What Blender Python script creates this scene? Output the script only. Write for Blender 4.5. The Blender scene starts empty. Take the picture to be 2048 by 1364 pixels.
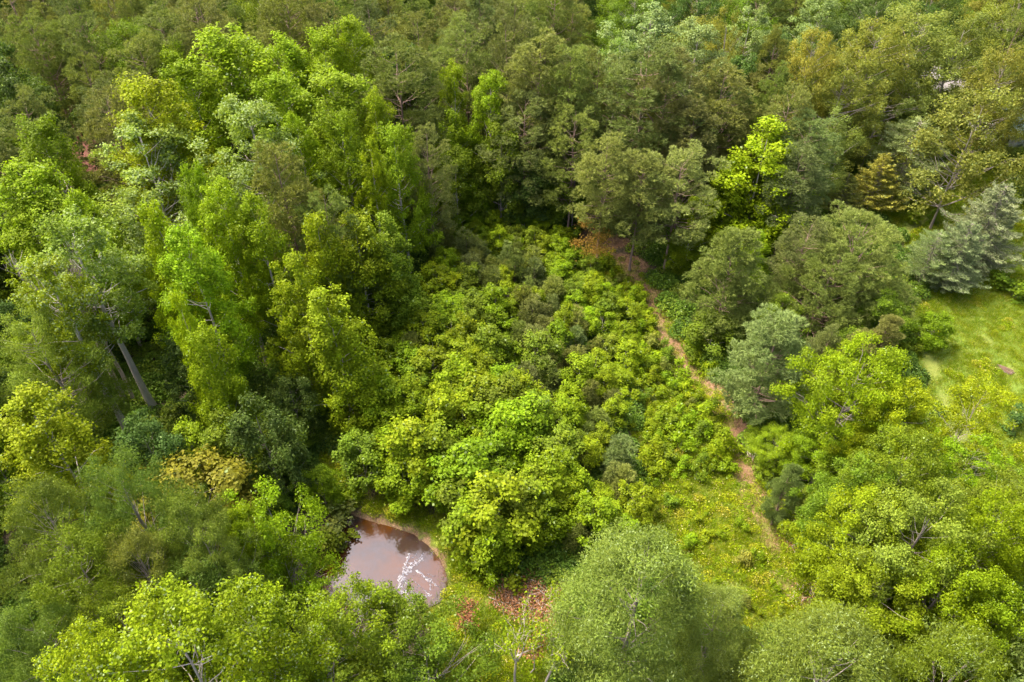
import bpy, math, random
import numpy as np
from mathutils import Vector, Matrix
R = math.radians
C = bpy.context.scene.collection
random.seed(7); rng = np.random.default_rng(11)

# ------------------------------------------------------------------ camera, sky, sun, exposure
CAMH = 64.0; PITCH = R(43.0); LENS = 27.2; FPX = 2048 * LENS / 36
cam_d = bpy.data.cameras.new('camera'); cam_d.lens = LENS; cam_d.sensor_width = 36
cam_d.clip_end = 9000; cam_d.clip_start = 0.5
cam = bpy.data.objects.new('camera', cam_d); C.objects.link(cam)
cam.location = (0, 0, CAMH); cam.rotation_euler = (math.pi / 2 - PITCH, 0, 0)
bpy.context.scene.camera = cam
SUN_EL = 60.0; SUN_AZ = -62.0            # azimuth measured from +Y, clockwise; sun stands to the left and a little beyond
world = bpy.data.worlds.new('World'); bpy.context.scene.world = world; world.use_nodes = True
nt = world.node_tree; nt.nodes.clear()
sky = nt.nodes.new('ShaderNodeTexSky'); sky.sky_type = 'NISHITA'; sky.sun_disc = False
sky.sun_elevation = R(SUN_EL); sky.sun_rotation = R(SUN_AZ); sky.dust_density = 9.0; sky.air_density = 1.0; sky.ozone_density = 0.2
bg = nt.nodes.new('ShaderNodeBackground'); bg.inputs['Strength'].default_value = 0.15
wo = nt.nodes.new('ShaderNodeOutputWorld')
nt.links.new(sky.outputs[0], bg.inputs[0]); nt.links.new(bg.outputs[0], wo.inputs[0])
sun_d = bpy.data.lights.new('sun', 'SUN'); sun_d.energy = 1.75; sun_d.angle = R(12.0); sun_d.color = (1.0, 0.91, 0.74)
sun = bpy.data.objects.new('sun', sun_d); C.objects.link(sun)
sdir = Vector((math.sin(R(SUN_AZ)) * math.cos(R(SUN_EL)), math.cos(R(SUN_AZ)) * math.cos(R(SUN_EL)), math.sin(R(SUN_EL))))
sun.rotation_euler = sdir.to_track_quat('Z', 'Y').to_euler(); sun.location = sdir * 200
sc = bpy.context.scene
sc.view_settings.view_transform = 'Standard'; sc.view_settings.look = 'None'
sc.view_settings.gamma = 1; sc.view_settings.use_curve_mapping = False
sc.view_settings.exposure = 2.1
sc.render.engine = 'CYCLES'
sc.cycles.max_bounces = 5; sc.cycles.diffuse_bounces = 4; sc.cycles.glossy_bounces = 2
sc.cycles.transmission_bounces = 3; sc.cycles.transparent_max_bounces = 4

# ------------------------------------------------------------------ where a point of the photograph lies in the place
FW = np.array((0, math.cos(PITCH), -math.sin(PITCH))); UP = np.array((0, math.sin(PITCH), math.cos(PITCH)))
def at(px, py, z=0.0):
    u = (px - 1024) / FPX; v = (682 - py) / FPX
    d = FW + v * UP + np.array((u, 0, 0)); t = (z - CAMH) / d[2]
    return np.array((d[0] * t, d[1] * t, z))
def proj(x, y, z):
    q = np.array((x, y, z - CAMH)); dep = q @ FW
    if dep <= 0.1: return (-9999, 9999)
    return (1024 + FPX * q[0] / dep, 682 - FPX * (q @ UP) / dep)
def proj_np(x, y, z):
    zz = z - CAMH; dep = y * FW[1] + zz * FW[2]; dep = np.where(dep < 0.5, 0.5, dep)
    return 1024 + FPX * x / dep, 682 - FPX * (y * UP[1] + zz * UP[2]) / dep
def inpoly(x, y, poly):
    x = np.asarray(x, float); y = np.asarray(y, float); c = np.zeros(x.shape, bool); n = len(poly)
    for i in range(n):
        x1, y1 = poly[i]; x2, y2 = poly[(i + 1) % n]
        if y1 == y2: continue
        c ^= ((y1 > y) != (y2 > y)) & (x < (x2 - x1) * (y - y1) / (y2 - y1) + x1)
    return c
def seg_dist(x, y, pts, closed=False):
    d = np.full(np.shape(x), 1e9); n = len(pts)
    for i in range(n if closed else n - 1):
        a = np.array(pts[i][:2]); b = np.array(pts[(i + 1) % n][:2]); ab = b - a
        t = np.clip(((x - a[0]) * ab[0] + (y - a[1]) * ab[1]) / (ab @ ab + 1e-9), 0, 1)
        d = np.minimum(d, np.hypot(x - a[0] - t * ab[0], y - a[1] - t * ab[1]))
    return d
def wpoly(poly, z=0): return [tuple(at(a, b, z)[:2]) for a, b in poly]

POND = wpoly([(700,1034),(735,1046),(783,1059),(820,1072),(846,1092),(866,1116),(878,1142),(880,1168),(868,1192),
              (836,1208),(790,1216),(728,1220),(690,1206),(655,1176),(630,1140),(628,1108),(650,1085),(680,1060)])
TRAIL = wpoly([(1150,440),(1190,495),(1245,520),(1280,565),(1318,620),(1335,680),(1375,735),(1425,790),(1462,850),
               (1485,910),(1508,990),(1535,1060),(1565,1130),(1600,1210),(1640,1260)])
TRAIL_B = wpoly([(1240,480),(1190,520),(1180,560)])
MEADOW = wpoly([(1180,480),(1300,560),(1400,720),(1480,860),(1560,1000),(1620,1120),(1680,1270),(1480,1270),(1330,1150),
                (1260,1050),(1290,900),(1270,780),(1240,650),(1150,560)])
POND_GRASS = wpoly([(640,900),(720,900),(740,990),(830,1020),(930,1060),(1000,1140),(1130,1180),(1180,1300),(1100,1420),(880,1420),
                    (850,1230),(900,1150),(860,1080),(720,1010),(620,1010)])
LAWN = wpoly([(1700,370),(1790,330),(2300,330),(2600,600),(2600,1100),(2150,1150),(1980,1000),(1880,860),(1835,760),(1790,640),(1850,600),(1800,460)])
THICKET = wpoly([(830,430),(930,385),(1060,390),(1190,480),(1310,600),(1350,720),(1400,830),(1360,960),(1290,1090),(1180,1170),
                 (1000,1130),(880,1040),(730,1010),(690,900),(715,740),(790,600),(850,520)])
LAWN_TRACK1 = wpoly([(1800,470),(1860,430),(1950,440),(2060,430)])
LAWN_TRACK2 = wpoly([(1850,700),(1880,780),(1900,850),(1960,930),(2040,1000)])
LAWN_TRACK3 = wpoly([(1910,640),(1980,690),(2040,760),(2100,800)])

def terr(x, y):
    x = np.asarray(x, float); y = np.asarray(y, float)
    z = 0.35 * np.sin(x * .07 + 1.3) * np.cos(y * .055) + 0.18 * np.sin(x * .19 + y * .13) + 0.07 * np.sin(x * .53 - y * .41)
    ins = inpoly(x, y, POND); d = seg_dist(x, y, POND, True)
    sd = np.where(ins, -d, d)
    k = 1 / (1 + np.exp((sd - 1.0) * 1.6)); z = z * (1 - np.exp(-np.maximum(sd, 0) / 6)) 
    z = z - 0.55 * k - 0.25 * (sd < -1.2)
    z = z + .16 * np.sin(2.1 * x + 1.1 * y) * np.sin(1.7 * y - .8 * x) * np.exp(-(sd / 1.3) ** 2)
    dt = seg_dist(x, y, TRAIL); z = z - 0.12 * np.exp(-(dt / 1.3) ** 2)
    return z
WATER_Z = -0.30

# ------------------------------------------------------------------ helpers
def link(o, parent=None):
    C.objects.link(o)
    if parent is not None: o.parent = parent
    return o
def npmesh(name, V, F, mat, attr=None, smooth=False, mats=None, midx=None):
    """V (n,3); F (m,k) with k = 3 or 4"""
    V = np.asarray(V, np.float32); F = np.asarray(F, np.int32); m = bpy.data.meshes.new(name)
    nf, k = F.shape
    m.vertices.add(len(V)); m.vertices.foreach_set('co', V.ravel())
    m.loops.add(nf * k); m.loops.foreach_set('vertex_index', F.ravel())
    m.polygons.add(nf); m.polygons.foreach_set('loop_start', np.arange(0, nf * k, k, dtype=np.int32))
    try: m.polygons.foreach_set('loop_total', np.full(nf, k, np.int32))
    except Exception: pass
    if smooth: m.polygons.foreach_set('use_smooth', np.ones(nf, bool))
    if attr is not None:
        a = m.attributes.new('leafc', 'FLOAT_COLOR', 'FACE')
        a.data.foreach_set('color', np.asarray(attr, np.float32).ravel())
    m.materials.append(mat)
    m.update(calc_edges=True)
    return m
class Tubes:
    def __init__(s): s.V = []; s.F = []; s.n = 0
    def tube(s, pts, rad, sides=6, cap=True):
        pts = np.asarray(pts, float); n = len(pts); rings = []
        for i in range(n):
            t = pts[min(i + 1, n - 1)] - pts[max(i - 1, 0)]; t = t / (np.linalg.norm(t) + 1e-9)
            a = np.cross(t, (0.13, 0.97, 0.2) if abs(t[2]) > .9 else (0, 0, 1)); a /= np.linalg.norm(a) + 1e-9; b = np.cross(t, a)
            th = np.arange(sides) * 2 * math.pi / sides
            rings.append(pts[i] + rad[i] * (np.cos(th)[:, None] * a + np.sin(th)[:, None] * b))
        s.V.append(np.concatenate(rings)); b0 = s.n
        for i in range(n - 1):
            for j in range(sides):
                k = (j + 1) % sides
                s.F.append((b0 + i * sides + j, b0 + i * sides + k, b0 + (i + 1) * sides + k, b0 + (i + 1) * sides + j))
        s.n += n * sides
    def mesh(s, name, mat):
        return npmesh(name, np.concatenate(s.V), s.F, mat, smooth=True)

# ------------------------------------------------------------------ materials
def new_mat(name):
    m = bpy.data.materials.new(name); m.use_nodes = True; t = m.node_tree; t.nodes.clear()
    out = t.nodes.new('ShaderNodeOutputMaterial'); return m, t, out
def N(t, typ, **kw):
    n = t.nodes.new(typ)
    for k, v in kw.items():
        if k in ('operation', 'blend_type', 'data_type', 'attribute_name', 'noise_dimensions', 'feature', 'attribute_type'): setattr(n, k, v)
    return n
def mixc(t, a, b, f, blend='MIX'):
    n = t.nodes.new('ShaderNodeMix'); n.data_type = 'RGBA'; n.blend_type = blend
    def put(sock, v):
        if isinstance(v, (int, float)): sock.default_value = v
        elif isinstance(v, tuple): sock.default_value = (*v[:3], 1)
        else: t.links.new(v, sock)
    put(n.inputs[0], f); put(n.inputs[6], a); put(n.inputs[7], b); return n.outputs[2]
def mathn(t, op, a, b=None, c=None, clamp=False):
    n = t.nodes.new('ShaderNodeMath'); n.operation = op; n.use_clamp = clamp
    for i, v in enumerate((a, b, c)):
        if v is None: continue
        if isinstance(v, (int, float)): n.inputs[i].default_value = v
        else: t.links.new(v, n.inputs[i])
    return n.outputs[0]
def noise(t, scale, detail=4, rough=.6, coord=None):
    n = t.nodes.new('ShaderNodeTexNoise'); n.inputs['Scale'].default_value = scale; n.inputs['Detail'].default_value = detail; n.inputs['Roughness'].default_value = rough
    if coord is not None: t.links.new(coord, n.inputs['Vector'])
    return n.outputs[0]
def ramp(t, fac, stops):
    n = t.nodes.new('ShaderNodeValToRGB'); e = n.color_ramp.elements
    while len(e) < len(stops): e.new(.5)
    for i, (p, c) in enumerate(stops): e[i].position = p; e[i].color = (*c, 1) if len(c) == 3 else c
    t.links.new(fac, n.inputs[0]); return n.outputs[0]

def leaf_material(name, transl=.42, rough=.55, pale=(.22, .29, .11), warm=(1.22, 1.06, .7), spec=.10, own=None, jitter=.45):
    m, t, out = new_mat(name)
    if own is None:
        oi = t.nodes.new('ShaderNodeObjectInfo'); base = oi.outputs['Color']
    else:
        oi = t.nodes.new('ShaderNodeObjectInfo')
        base = ramp(t, oi.outputs['Random'], own)
    at_ = t.nodes.new('ShaderNodeAttribute'); at_.attribute_name = 'leafc'
    sp = t.nodes.new('ShaderNodeSeparateColor'); t.links.new(at_.outputs['Color'], sp.inputs[0])
    vr = mathn(t, 'MULTIPLY_ADD', sp.outputs[0], 2 * jitter, 1 - jitter)
    g = t.nodes.new('ShaderNodeCombineColor')
    for i in range(3): t.links.new(vr, g.inputs[i])
    c1 = mixc(t, base, g.outputs[0], 1.0, 'MULTIPLY')
    c2 = mixc(t, c1, mixc(t, c1, warm, 1.0, 'MULTIPLY'), sp.outputs[1])
    c3 = mixc(t, c2, pale, sp.outputs[2])
    p = t.nodes.new('ShaderNodeBsdfPrincipled'); t.links.new(c3, p.inputs['Base Color'])
    p.inputs['Roughness'].default_value = rough; p.inputs['Specular IOR Level'].default_value = spec
    tr = t.nodes.new('ShaderNodeBsdfTranslucent'); t.links.new(mixc(t, c3, (1.15, 1.2, .5), 1.0, 'MULTIPLY'), tr.inputs[0])
    mx = t.nodes.new('ShaderNodeMixShader'); mx.inputs[0].default_value = transl
    t.links.new(p.outputs[0], mx.inputs[1]); t.links.new(tr.outputs[0], mx.inputs[2]); t.links.new(mx.outputs[0], out.inputs[0])
    return m
def bark_material(name, a, b, scale=3.0):
    m, t, out = new_mat(name); tc = t.nodes.new('ShaderNodeTexCoord')
    mp = t.nodes.new('ShaderNodeMapping'); mp.inputs['Scale'].default_value = (1, 1, .25); t.links.new(tc.outputs['Object'], mp.inputs[0])
    n = noise(t, scale, 5, .7, mp.outputs[0]); col = ramp(t, n, [(.3, a), (.7, b)])
    p = t.nodes.new('ShaderNodeBsdfPrincipled'); t.links.new(col, p.inputs['Base Color']); p.inputs['Roughness'].default_value = .9
    bp = t.nodes.new('ShaderNodeBump'); bp.inputs['Strength'].default_value = .6; bp.inputs['Distance'].default_value = .05
    t.links.new(n, bp.inputs['Height']); t.links.new(bp.outputs[0], p.inputs['Normal']); t.links.new(p.outputs[0], out.inputs[0]); return m
def plain(name, a, b=None, rough=.8, scale=4.0):
    m, t, out = new_mat(name); b = b or tuple(x * .7 for x in a); tc = t.nodes.new('ShaderNodeTexCoord')
    n = noise(t, scale, 5, .65, tc.outputs['Object']); col = ramp(t, n, [(.3, a), (.7, b)])
    p = t.nodes.new('ShaderNodeBsdfPrincipled'); t.links.new(col, p.inputs['Base Color']); p.inputs['Roughness'].default_value = rough
    t.links.new(p.outputs[0], out.inputs[0]); return m
M_leaf = leaf_material('broad_leaf')
M_needle = leaf_material('pine_needle', transl=.3, rough=.6, warm=(1.16, 1.05, .9), spec=.15, jitter=.4)
M_conifer = leaf_material('spruce_needle', transl=.2, rough=.6, spec=.2, warm=(1.12, 1.03, .9))
M_bark = bark_material('grey_bark', (.16, .13, .11), (.30, .26, .23))
M_pinebark = bark_material('pine_bark', (.13, .085, .065), (.25, .17, .135))
M_palebark = bark_material('pale_bark', (.27, .23, .20), (.45, .40, .36))
M_polebark = bark_material('smooth_pale_bark', (.36, .32, .30), (.55, .50, .47))
M_dead = bark_material('dead_wood', (.24, .20, .17), (.40, .35, .31))
M_brownleaf = leaf_material('dead_leaf', transl=.15, own=[(0, (.15, .07, .04)), (.5, (.20, .095, .055)), (1, (.26, .15, .085))], pale=(.35, .22, .15))
M_under = leaf_material('underbrush_leaf', own=[(0, (.05, .10, .018)), (.45, (.075, .15, .02)), (.8, (.11, .19, .02)), (1, (.15, .22, .03))])
M_grass = leaf_material('grass_blade', transl=.3, own=[(0, (.085, .16, .003)), (.45, (.14, .21, .003)), (.8, (.19, .24, .005)), (1, (.21, .215, .025))], pale=(.4, .36, .16))
M_dryg = leaf_material('dry_grass_blade', transl=.2, own=[(0, (.20, .15, .06)), (.6, (.30, .22, .10)), (1, (.26, .25, .06))], pale=(.4, .33, .2))

# ------------------------------------------------------------------ foliage generators (numpy)
def leaf_quads(P, Nn, L, W, rs, fold=0.0):
    n = len(P); Nn = Nn / (np.linalg.norm(Nn, axis=1, keepdims=True) + 1e-9)
    r = rs.normal(size=(n, 3)); a = np.cross(Nn, r); a /= np.linalg.norm(a, axis=1, keepdims=True) + 1e-9; b = np.cross(Nn, a)
    L = np.broadcast_to(L, (n,))[:, None]; W = np.broadcast_to(W, (n,))[:, None]
    V = np.empty((n, 4, 3)); V[:, 0] = P - a * L * .5; V[:, 2] = P + a * L * .5
    V[:, 1] = P + b * W * .5 + a * L * .08; V[:, 3] = P - b * W * .5 + a * L * .08
    return V.reshape(-1, 3), np.arange(n * 4).reshape(n, 4)
def needles(P, D, L, W, rs):
    n = len(P); D = D / (np.linalg.norm(D, axis=1, keepdims=True) + 1e-9)
    s = np.cross(D, rs.normal(size=(n, 3))); s /= np.linalg.norm(s, axis=1, keepdims=True) + 1e-9
    L = np.broadcast_to(L, (n,))[:, None]
    V = np.empty((n, 3, 3)); V[:, 0] = P - s * W * .5; V[:, 1] = P + s * W * .5; V[:, 2] = P + D * L
    return V.reshape(-1, 3), np.arange(n * 3).reshape(n, 3)
def rdir(n, rs, upb=0.0):
    d = rs.normal(size=(n, 3)); d[:, 2] += upb; return d / np.linalg.norm(d, axis=1, keepdims=True)
PROFS = {
 'ovoid': lambda t: np.sqrt(np.clip(1 - ((t - .38) / .63) ** 2, 0, 1)) ,
 'cone':  lambda t: np.clip((1 - t), 0, 1) ** .72 * np.clip(t * 7 + .35, 0, 1),
 'tulip': lambda t: np.clip(1.01 - t, 0, 1) ** .46 * np.clip(t * 3.2 + .35, 0, 1),
 'dome':  lambda t: np.sqrt(np.clip(1 - ((t - .25) / .77) ** 2, 0, 1)),
 'umbrella': lambda t: np.sqrt(np.clip(1 - ((t - .45) / .57) ** 2, 0, 1)) * (.75 + .25 * t),
}
def puff_centres(rs, H, zb, Rr, prof, n, inner=.45, lobes=5, lob=.22, spire=0):
    f = PROFS[prof]; out = []; ph = rs.uniform(0, 6.28, 6); k = 0
    tgrid = np.linspace(0.01, .985, 200); w = f(tgrid) + .12; w /= w.sum()
    while len(out) < n and k < n * 30:
        k += 1
        t = rs.choice(tgrid, p=w); a = rs.uniform(0, 2 * math.pi)
        m = 1 + lob * (math.sin(lobes * a + ph[0] + 5 * t) * .6 + math.sin(2 * a + ph[1] - 7 * t) * .5 + math.sin((lobes + 3) * a + ph[2] + 11 * t) * .35)
        r = f(np.array([t]))[0] * Rr * m * (1 - (1 - inner) * rs.random() ** 1.8)
        z = zb + (H - zb) * t + rs.normal() * .3
        if spire: z += spire * math.cos(3 * a + ph[3]) * (r / Rr)
        out.append((r * math.cos(a), r * math.sin(a), z))
    return np.array(out)
def skeleton(rs, H, zb, cents, rt, lean=.03, limb_every=3, sides=8, top=.9, lim_r=.09):
    T = Tubes(); n = 9; zs = np.linspace(-.4, H * top, n); off = np.cumsum(rs.normal(size=(n, 2)) * lean * H / n, axis=0); off -= off[0]
    rad = rt * (1 - .88 * (zs + .4) / (H * top + .4)) ; rad[0] *= 1.35
    tp = np.column_stack([off, zs]); T.tube(tp, rad, sides)
    B = Tubes()
    for c in cents[::limb_every]:
        zz = max(zb * .8, c[2] - (.35 + .35 * rs.random()) * math.hypot(c[0], c[1]) - .6); zz = min(zz, H * top * .97)
        p0 = np.array([np.interp(zz, zs, tp[:, 0]), np.interp(zz, zs, tp[:, 1]), zz]); rr = np.interp(zz, zs, rad)
        mid = (p0 + c) / 2 + rs.normal(size=3) * .25 + np.array((0, 0, -.15)); d = np.linalg.norm(c - p0)
        r0 = min(rr * .5, lim_r * .75 * (.4 + d * .14)); q1 = p0 * .66 + c * .34 + rs.normal(size=3) * .12 * d * .3 - np.array((0, 0, .05 * d)); q2 = p0 * .3 + c * .7 + rs.normal(size=3) * .12 * d * .3; B.tube([p0, q1, q2, c], [r0, r0 * .75, r0 * .45, r0 * .15], 4)
    return T, B
def make_broad(name, seed, H, Rr, zb, prof='ovoid', npuff=130, pr=(.8, 1.35), nl=190, ls=.30, lw=.62, upn=.5, rnd=.6, lob=.22, lobes=5,
               pale=0.02, flat=.72, trunk=.3, bark=None, lmat=None, inner=.45, spire=0, limb_every=3, warm=.5, droop=0):
    rs = np.random.default_rng(seed); cents = puff_centres(rs, H, zb, Rr, prof, npuff, inner, lobes, lob, spire)
    hol = puff_centres(rs, H, zb, Rr, prof, 9, .95, lobes, lob, spire); hr_ = Rr * rs.uniform(.22, .42, 9)
    kp = np.array([(np.linalg.norm((c - hol) * np.array((1, 1, .8)), axis=1) > hr_).all() or math.hypot(c[0], c[1]) < Rr * .35 for c in cents]); cents = cents[kp]
    Ps = []; Ns = []; At = []
    for c in cents:
        r = rs.uniform(*pr) * (.72 + .5 * rs.random()); vb = rs.random(); n = int(nl * (r / np.mean(pr)) ** 1.7); d = rdir(n, rs, .35)
        rad = r * (1.05 - .5 * rs.random(n) ** 2.2)
        # little twig clusters inside a puff give it a broken edge
        kcl = rdir(max(6, n // 14), rs, .3); near = kcl[rs.integers(0, len(kcl), n)]; dd = d * .45 + near * .75
        P = c + dd * rad[:, None] * np.array((1, 1, flat)) + rs.normal(size=(n, 3)) * .09
        out = np.array((c[0], c[1], (c[2] - (zb + H) / 2) * .4)); out = out / (np.linalg.norm(out) + 1e-6)
        Nn = dd * .75 + np.array((0, 0, upn)) + out * .25 + rs.normal(size=(n, 3)) * rnd
        Ps.append(P); Ns.append(Nn); cr = rs.random() * warm
        At.append(np.column_stack([rs.random(n) * .55 + vb * .45, np.clip(cr + rs.normal(size=n) * .22, 0, 1), (rs.random(n) < pale * (2 * rs.random())) * 1.0, np.ones(n)]))
    P = np.concatenate(Ps); Nn = np.concatenate(Ns); A = np.concatenate(At); L = ls * rs.uniform(.65, 1.3, len(P))
    V, F = leaf_quads(P, Nn, L, L * lw, rs)
    crown = npmesh(name + '_crown', V, F, lmat or M_leaf, A)
    T, B = skeleton(rs, H, zb, cents, trunk, limb_every=limb_every)
    b = bark or M_bark
    return dict(H=H, R=Rr, crown=crown, trunk=T.mesh(name + '_trunk', b), limbs=B.mesh(name + '_limbs', b))
def make_pine(name, seed, H, Rr, zb, prof='umbrella', npuff=78, pr=(.75, 1.25), ntuft=62, per=10, nlen=.34, nw=.065, trunk=.26, lob=.25, flat=.5,
              bark=None, upb=.6, mat=None, outb=.4, inner=.4, lean=.03):
    rs = np.random.default_rng(seed); cents = puff_centres(rs, H, zb, Rr, prof, npuff, inner, 4, lob)
    P = []; D = []; A = []
    for c in cents:
        r = rs.uniform(*pr); n = int(ntuft * (r / np.mean(pr)) ** 1.8); d = rdir(n, rs, .45); rad = r * (1.05 - .45 * rs.random(n) ** 2)
        tc_ = c + d * rad[:, None] * np.array((1, 1, flat)); out = np.array((c[0], c[1], 0)); out = out / (np.linalg.norm(out) + 1e-6)
        ax = d * .9 + np.array((0, 0, upb)) + out * outb
        tv = rs.random(n); cw = rs.random() * .5
        for k in range(per):
            P.append(tc_ + rs.normal(size=(n, 3)) * .04); D.append(ax + rs.normal(size=(n, 3)) * .75)
            A.append(np.column_stack([tv * .6 + rs.random(n) * .4, np.clip(cw + rs.normal(size=n) * .2, 0, 1), np.zeros(n), np.ones(n)]))
    P = np.concatenate(P); D = np.concatenate(D); A = np.concatenate(A)
    V, F = needles(P, D, nlen * rs.uniform(.7, 1.2, len(P)), nw, rs)
    crown = npmesh(name + '_crown', V, F, mat or M_needle, A)
    T, B = skeleton(rs, H, zb, cents, trunk, lean=lean, limb_every=2, top=.96, lim_r=.07); b = bark or M_pinebark
    return dict(H=H, R=Rr, crown=crown, trunk=T.mesh(name + '_trunk', b), limbs=B.mesh(name + '_limbs', b))
def make_spray(name, seed, H, Rr, zb, nbr=150, per=150, nlen=.24, nw=.07, sweep=-.15, tipup=.1, prof='cone', trunk=.22, mat=None, spread=.32, bark=None, pale=.0, jit=.25):
    """conifer whose branches are long sprays of short needles"""
    rs = np.random.default_rng(seed); f = PROFS[prof]; P = []; D = []; A = []; B = Tubes()
    for i in range(nbr):
        t = (i + rs.random()) / nbr; t = t ** 1.05; a = i * 2.399 + rs.normal() * .3
        ln = max(.25, f(np.array([t]))[0] * Rr * (1 + rs.normal() * jit * .6)); z0 = zb + (H - zb) * t
        h = np.array((math.cos(a), math.sin(a), 0)); s = np.array((-math.sin(a), math.cos(a), 0)); n = int(per * (.25 + .75 * ln / Rr))
        u = np.sqrt(rs.uniform(.04, 1, n)); w = rs.normal(size=n) * spread * ln * (.25 + .6 * u) * (1.15 - u)
        zc = z0 + ln * (sweep * u + tipup * u ** 3 * 2) + rs.normal(size=n) * .07
        P.append(np.outer(u * ln, h) + np.outer(w, s) + np.column_stack([np.zeros(n), np.zeros(n), zc]))
        D.append(np.outer(np.ones(n), h) + np.outer(w / (ln * .2 + .1), s) * .5 + rs.normal(size=(n, 3)) * .5 + np.array((0, 0, .25)))
        cw = rs.random()
        A.append(np.column_stack([rs.random(n) * .6 + cw * .4, np.clip(cw * .5 + rs.normal(size=n) * .2, 0, 1), (rs.random(n) < pale) * 1.0, np.ones(n)]))
        B.tube([(0, 0, z0), h * ln * .5 + np.array((0, 0, z0 + ln * sweep * .5)), h * ln * .92 + np.array((0, 0, z0 + ln * (sweep * .9 + tipup)))], [.05, .03, .01], 3)
    P = np.concatenate(P); D = np.concatenate(D); A = np.concatenate(A)
    V, F = needles(P, D, nlen * rs.uniform(.6, 1.3, len(P)), nw, rs)
    T = Tubes(); T.tube([(0, 0, -.3), (0, 0, H * .5), (0, 0, H * .98)], [trunk, trunk * .55, .02], 7)
    return dict(H=H, R=Rr, crown=npmesh(name + '_crown', V, F, mat or M_conifer, A), trunk=T.mesh(name + '_trunk', bark or M_bark), limbs=B.mesh(name + '_limbs', bark or M_bark))

SP = {}
SP['tulip'] = [make_broad('tulip%d' % i, 100 + i, 26, 5.6, 6, 'tulip', 230, (.6, 1.1), 165, .235, .78, lob=.26, lobes=3, spire=1.2, trunk=.3, bark=M_palebark, pale=.01, flat=1.1, rnd=.7, limb_every=5) for i in range(4)]
SP['edge'] = [make_broad('edge%d' % i, 120 + i, 20, 4.6, 1.5, 'tulip', 200, (.65, 1.1), 165, .235, .78, lob=.3, lobes=4, spire=.7, trunk=.22, bark=M_palebark, pale=.01, flat=1.0, rnd=.7, limb_every=6) for i in range(2)]
SP['pale'] = [make_broad('pale%d' % i, 140 + i, 26, 5.0, 8, 'ovoid', 170, (.7, 1.15), 190, .235, .75, lob=.28, rnd=.8, trunk=.3, bark=M_palebark, pale=.28) for i in range(2)]
SP['pole'] = [make_broad('pole%d' % i, 160 + i, 27, 3.8, 13, 'ovoid', 105, (.65, 1.1), 190, .235, .75, lob=.3, rnd=.8, trunk=.5, bark=M_polebark, pale=.2) for i in range(2)]
SP['oak'] = [make_broad('oak%d' % i, 180 + i, 22, 6.2, 6, 'dome', 190, (.8, 1.4), 190, .25, .55, lob=.25, lobes=5, trunk=.36, pale=.02) for i in range(3)]
SP['under'] = [make_broad('under%d' % i, 220 + i, 13, 3.7, 2.0, 'ovoid', 100, (.65, 1.1), 185, .23, .8, lob=.25, trunk=.16, pale=.01, limb_every=4) for i in range(3)]
SP['sap'] = [make_broad('sap%d' % i, 260 + i, 6, 2.0, .8, 'ovoid', 46, (.42, .75), 150, .19, .85, lob=.3, lobes=3, trunk=.07, pale=.015, upn=.7, limb_every=3, spire=.4, warm=.5) for i in range(4)]
SP['pine'] = [make_pine('pine%d' % i, 300 + i, 25, 4.3, (8, 10, 7, 9, 6)[i], ('ovoid', 'tulip', 'dome', 'tulip', 'ovoid')[i], npuff=(135, 120, 130, 140, 120)[i], pr=(.5, .95), ntuft=40, per=9, flat=.7, lob=.3, nlen=.32, nw=.065) for i in range(5)]
SP['broadpine'] = [make_pine('broadpine', 330, 15, 6.6, 2.5, 'dome', npuff=230, pr=(.5, .95), ntuft=40, lob=.25, trunk=.3, flat=.65)]
SP['fullpine'] = [make_pine('fullpine%d' % i, 335 + i, 18, 4.6, 2.5, 'tulip', npuff=170, pr=(.5, .9), ntuft=40, flat=.7, lob=.25, trunk=.24) for i in range(2)]
SP['ypine'] = [make_pine('ypine%d' % i, 350 + i, 6, 1.35, .6, 'tulip', npuff=30, pr=(.35, .6), ntuft=32, per=9, nlen=.30, nw=.05, trunk=.07, upb=1.3, flat=1.1) for i in range(3)]
SP['spruce'] = [make_spray('spruce', 370, 13, 4.8, .3, nbr=260, per=230, nlen=.3, nw=.085, sweep=-.2, tipup=.12, prof='tulip', spread=.26, pale=.05, jit=.6)]
SP['cedar'] = [make_spray('cedar', 372, 13, 4.6, 2, nbr=120, per=260, nlen=.3, nw=.085, sweep=-.05, tipup=.05, prof='ovoid', spread=.3, pale=.15)]
SP['juniper'] = [make_spray('juniper', 374, 10, 3.3, .8, nbr=130, per=210, nlen=.26, nw=.08, sweep=.05, tipup=.15, spread=.35, pale=.03)]
SP['shrub'] = [make_broad('shrub%d' % i, 380 + i, 1.9, 1.15, .1, 'dome', 16, (.3, .5), 90, .17, .8, lob=.3, trunk=.03, pale=.02, upn=.7, limb_every=3, inner=.2, warm=.8) for i in range(3)]
SP['lawnt'] = [make_broad('lawnt', 390, 7, 2.2, .5, 'ovoid', 60, (.5, .8), 170, .2, .8, lob=.15, trunk=.1, pale=.01)]
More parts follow.
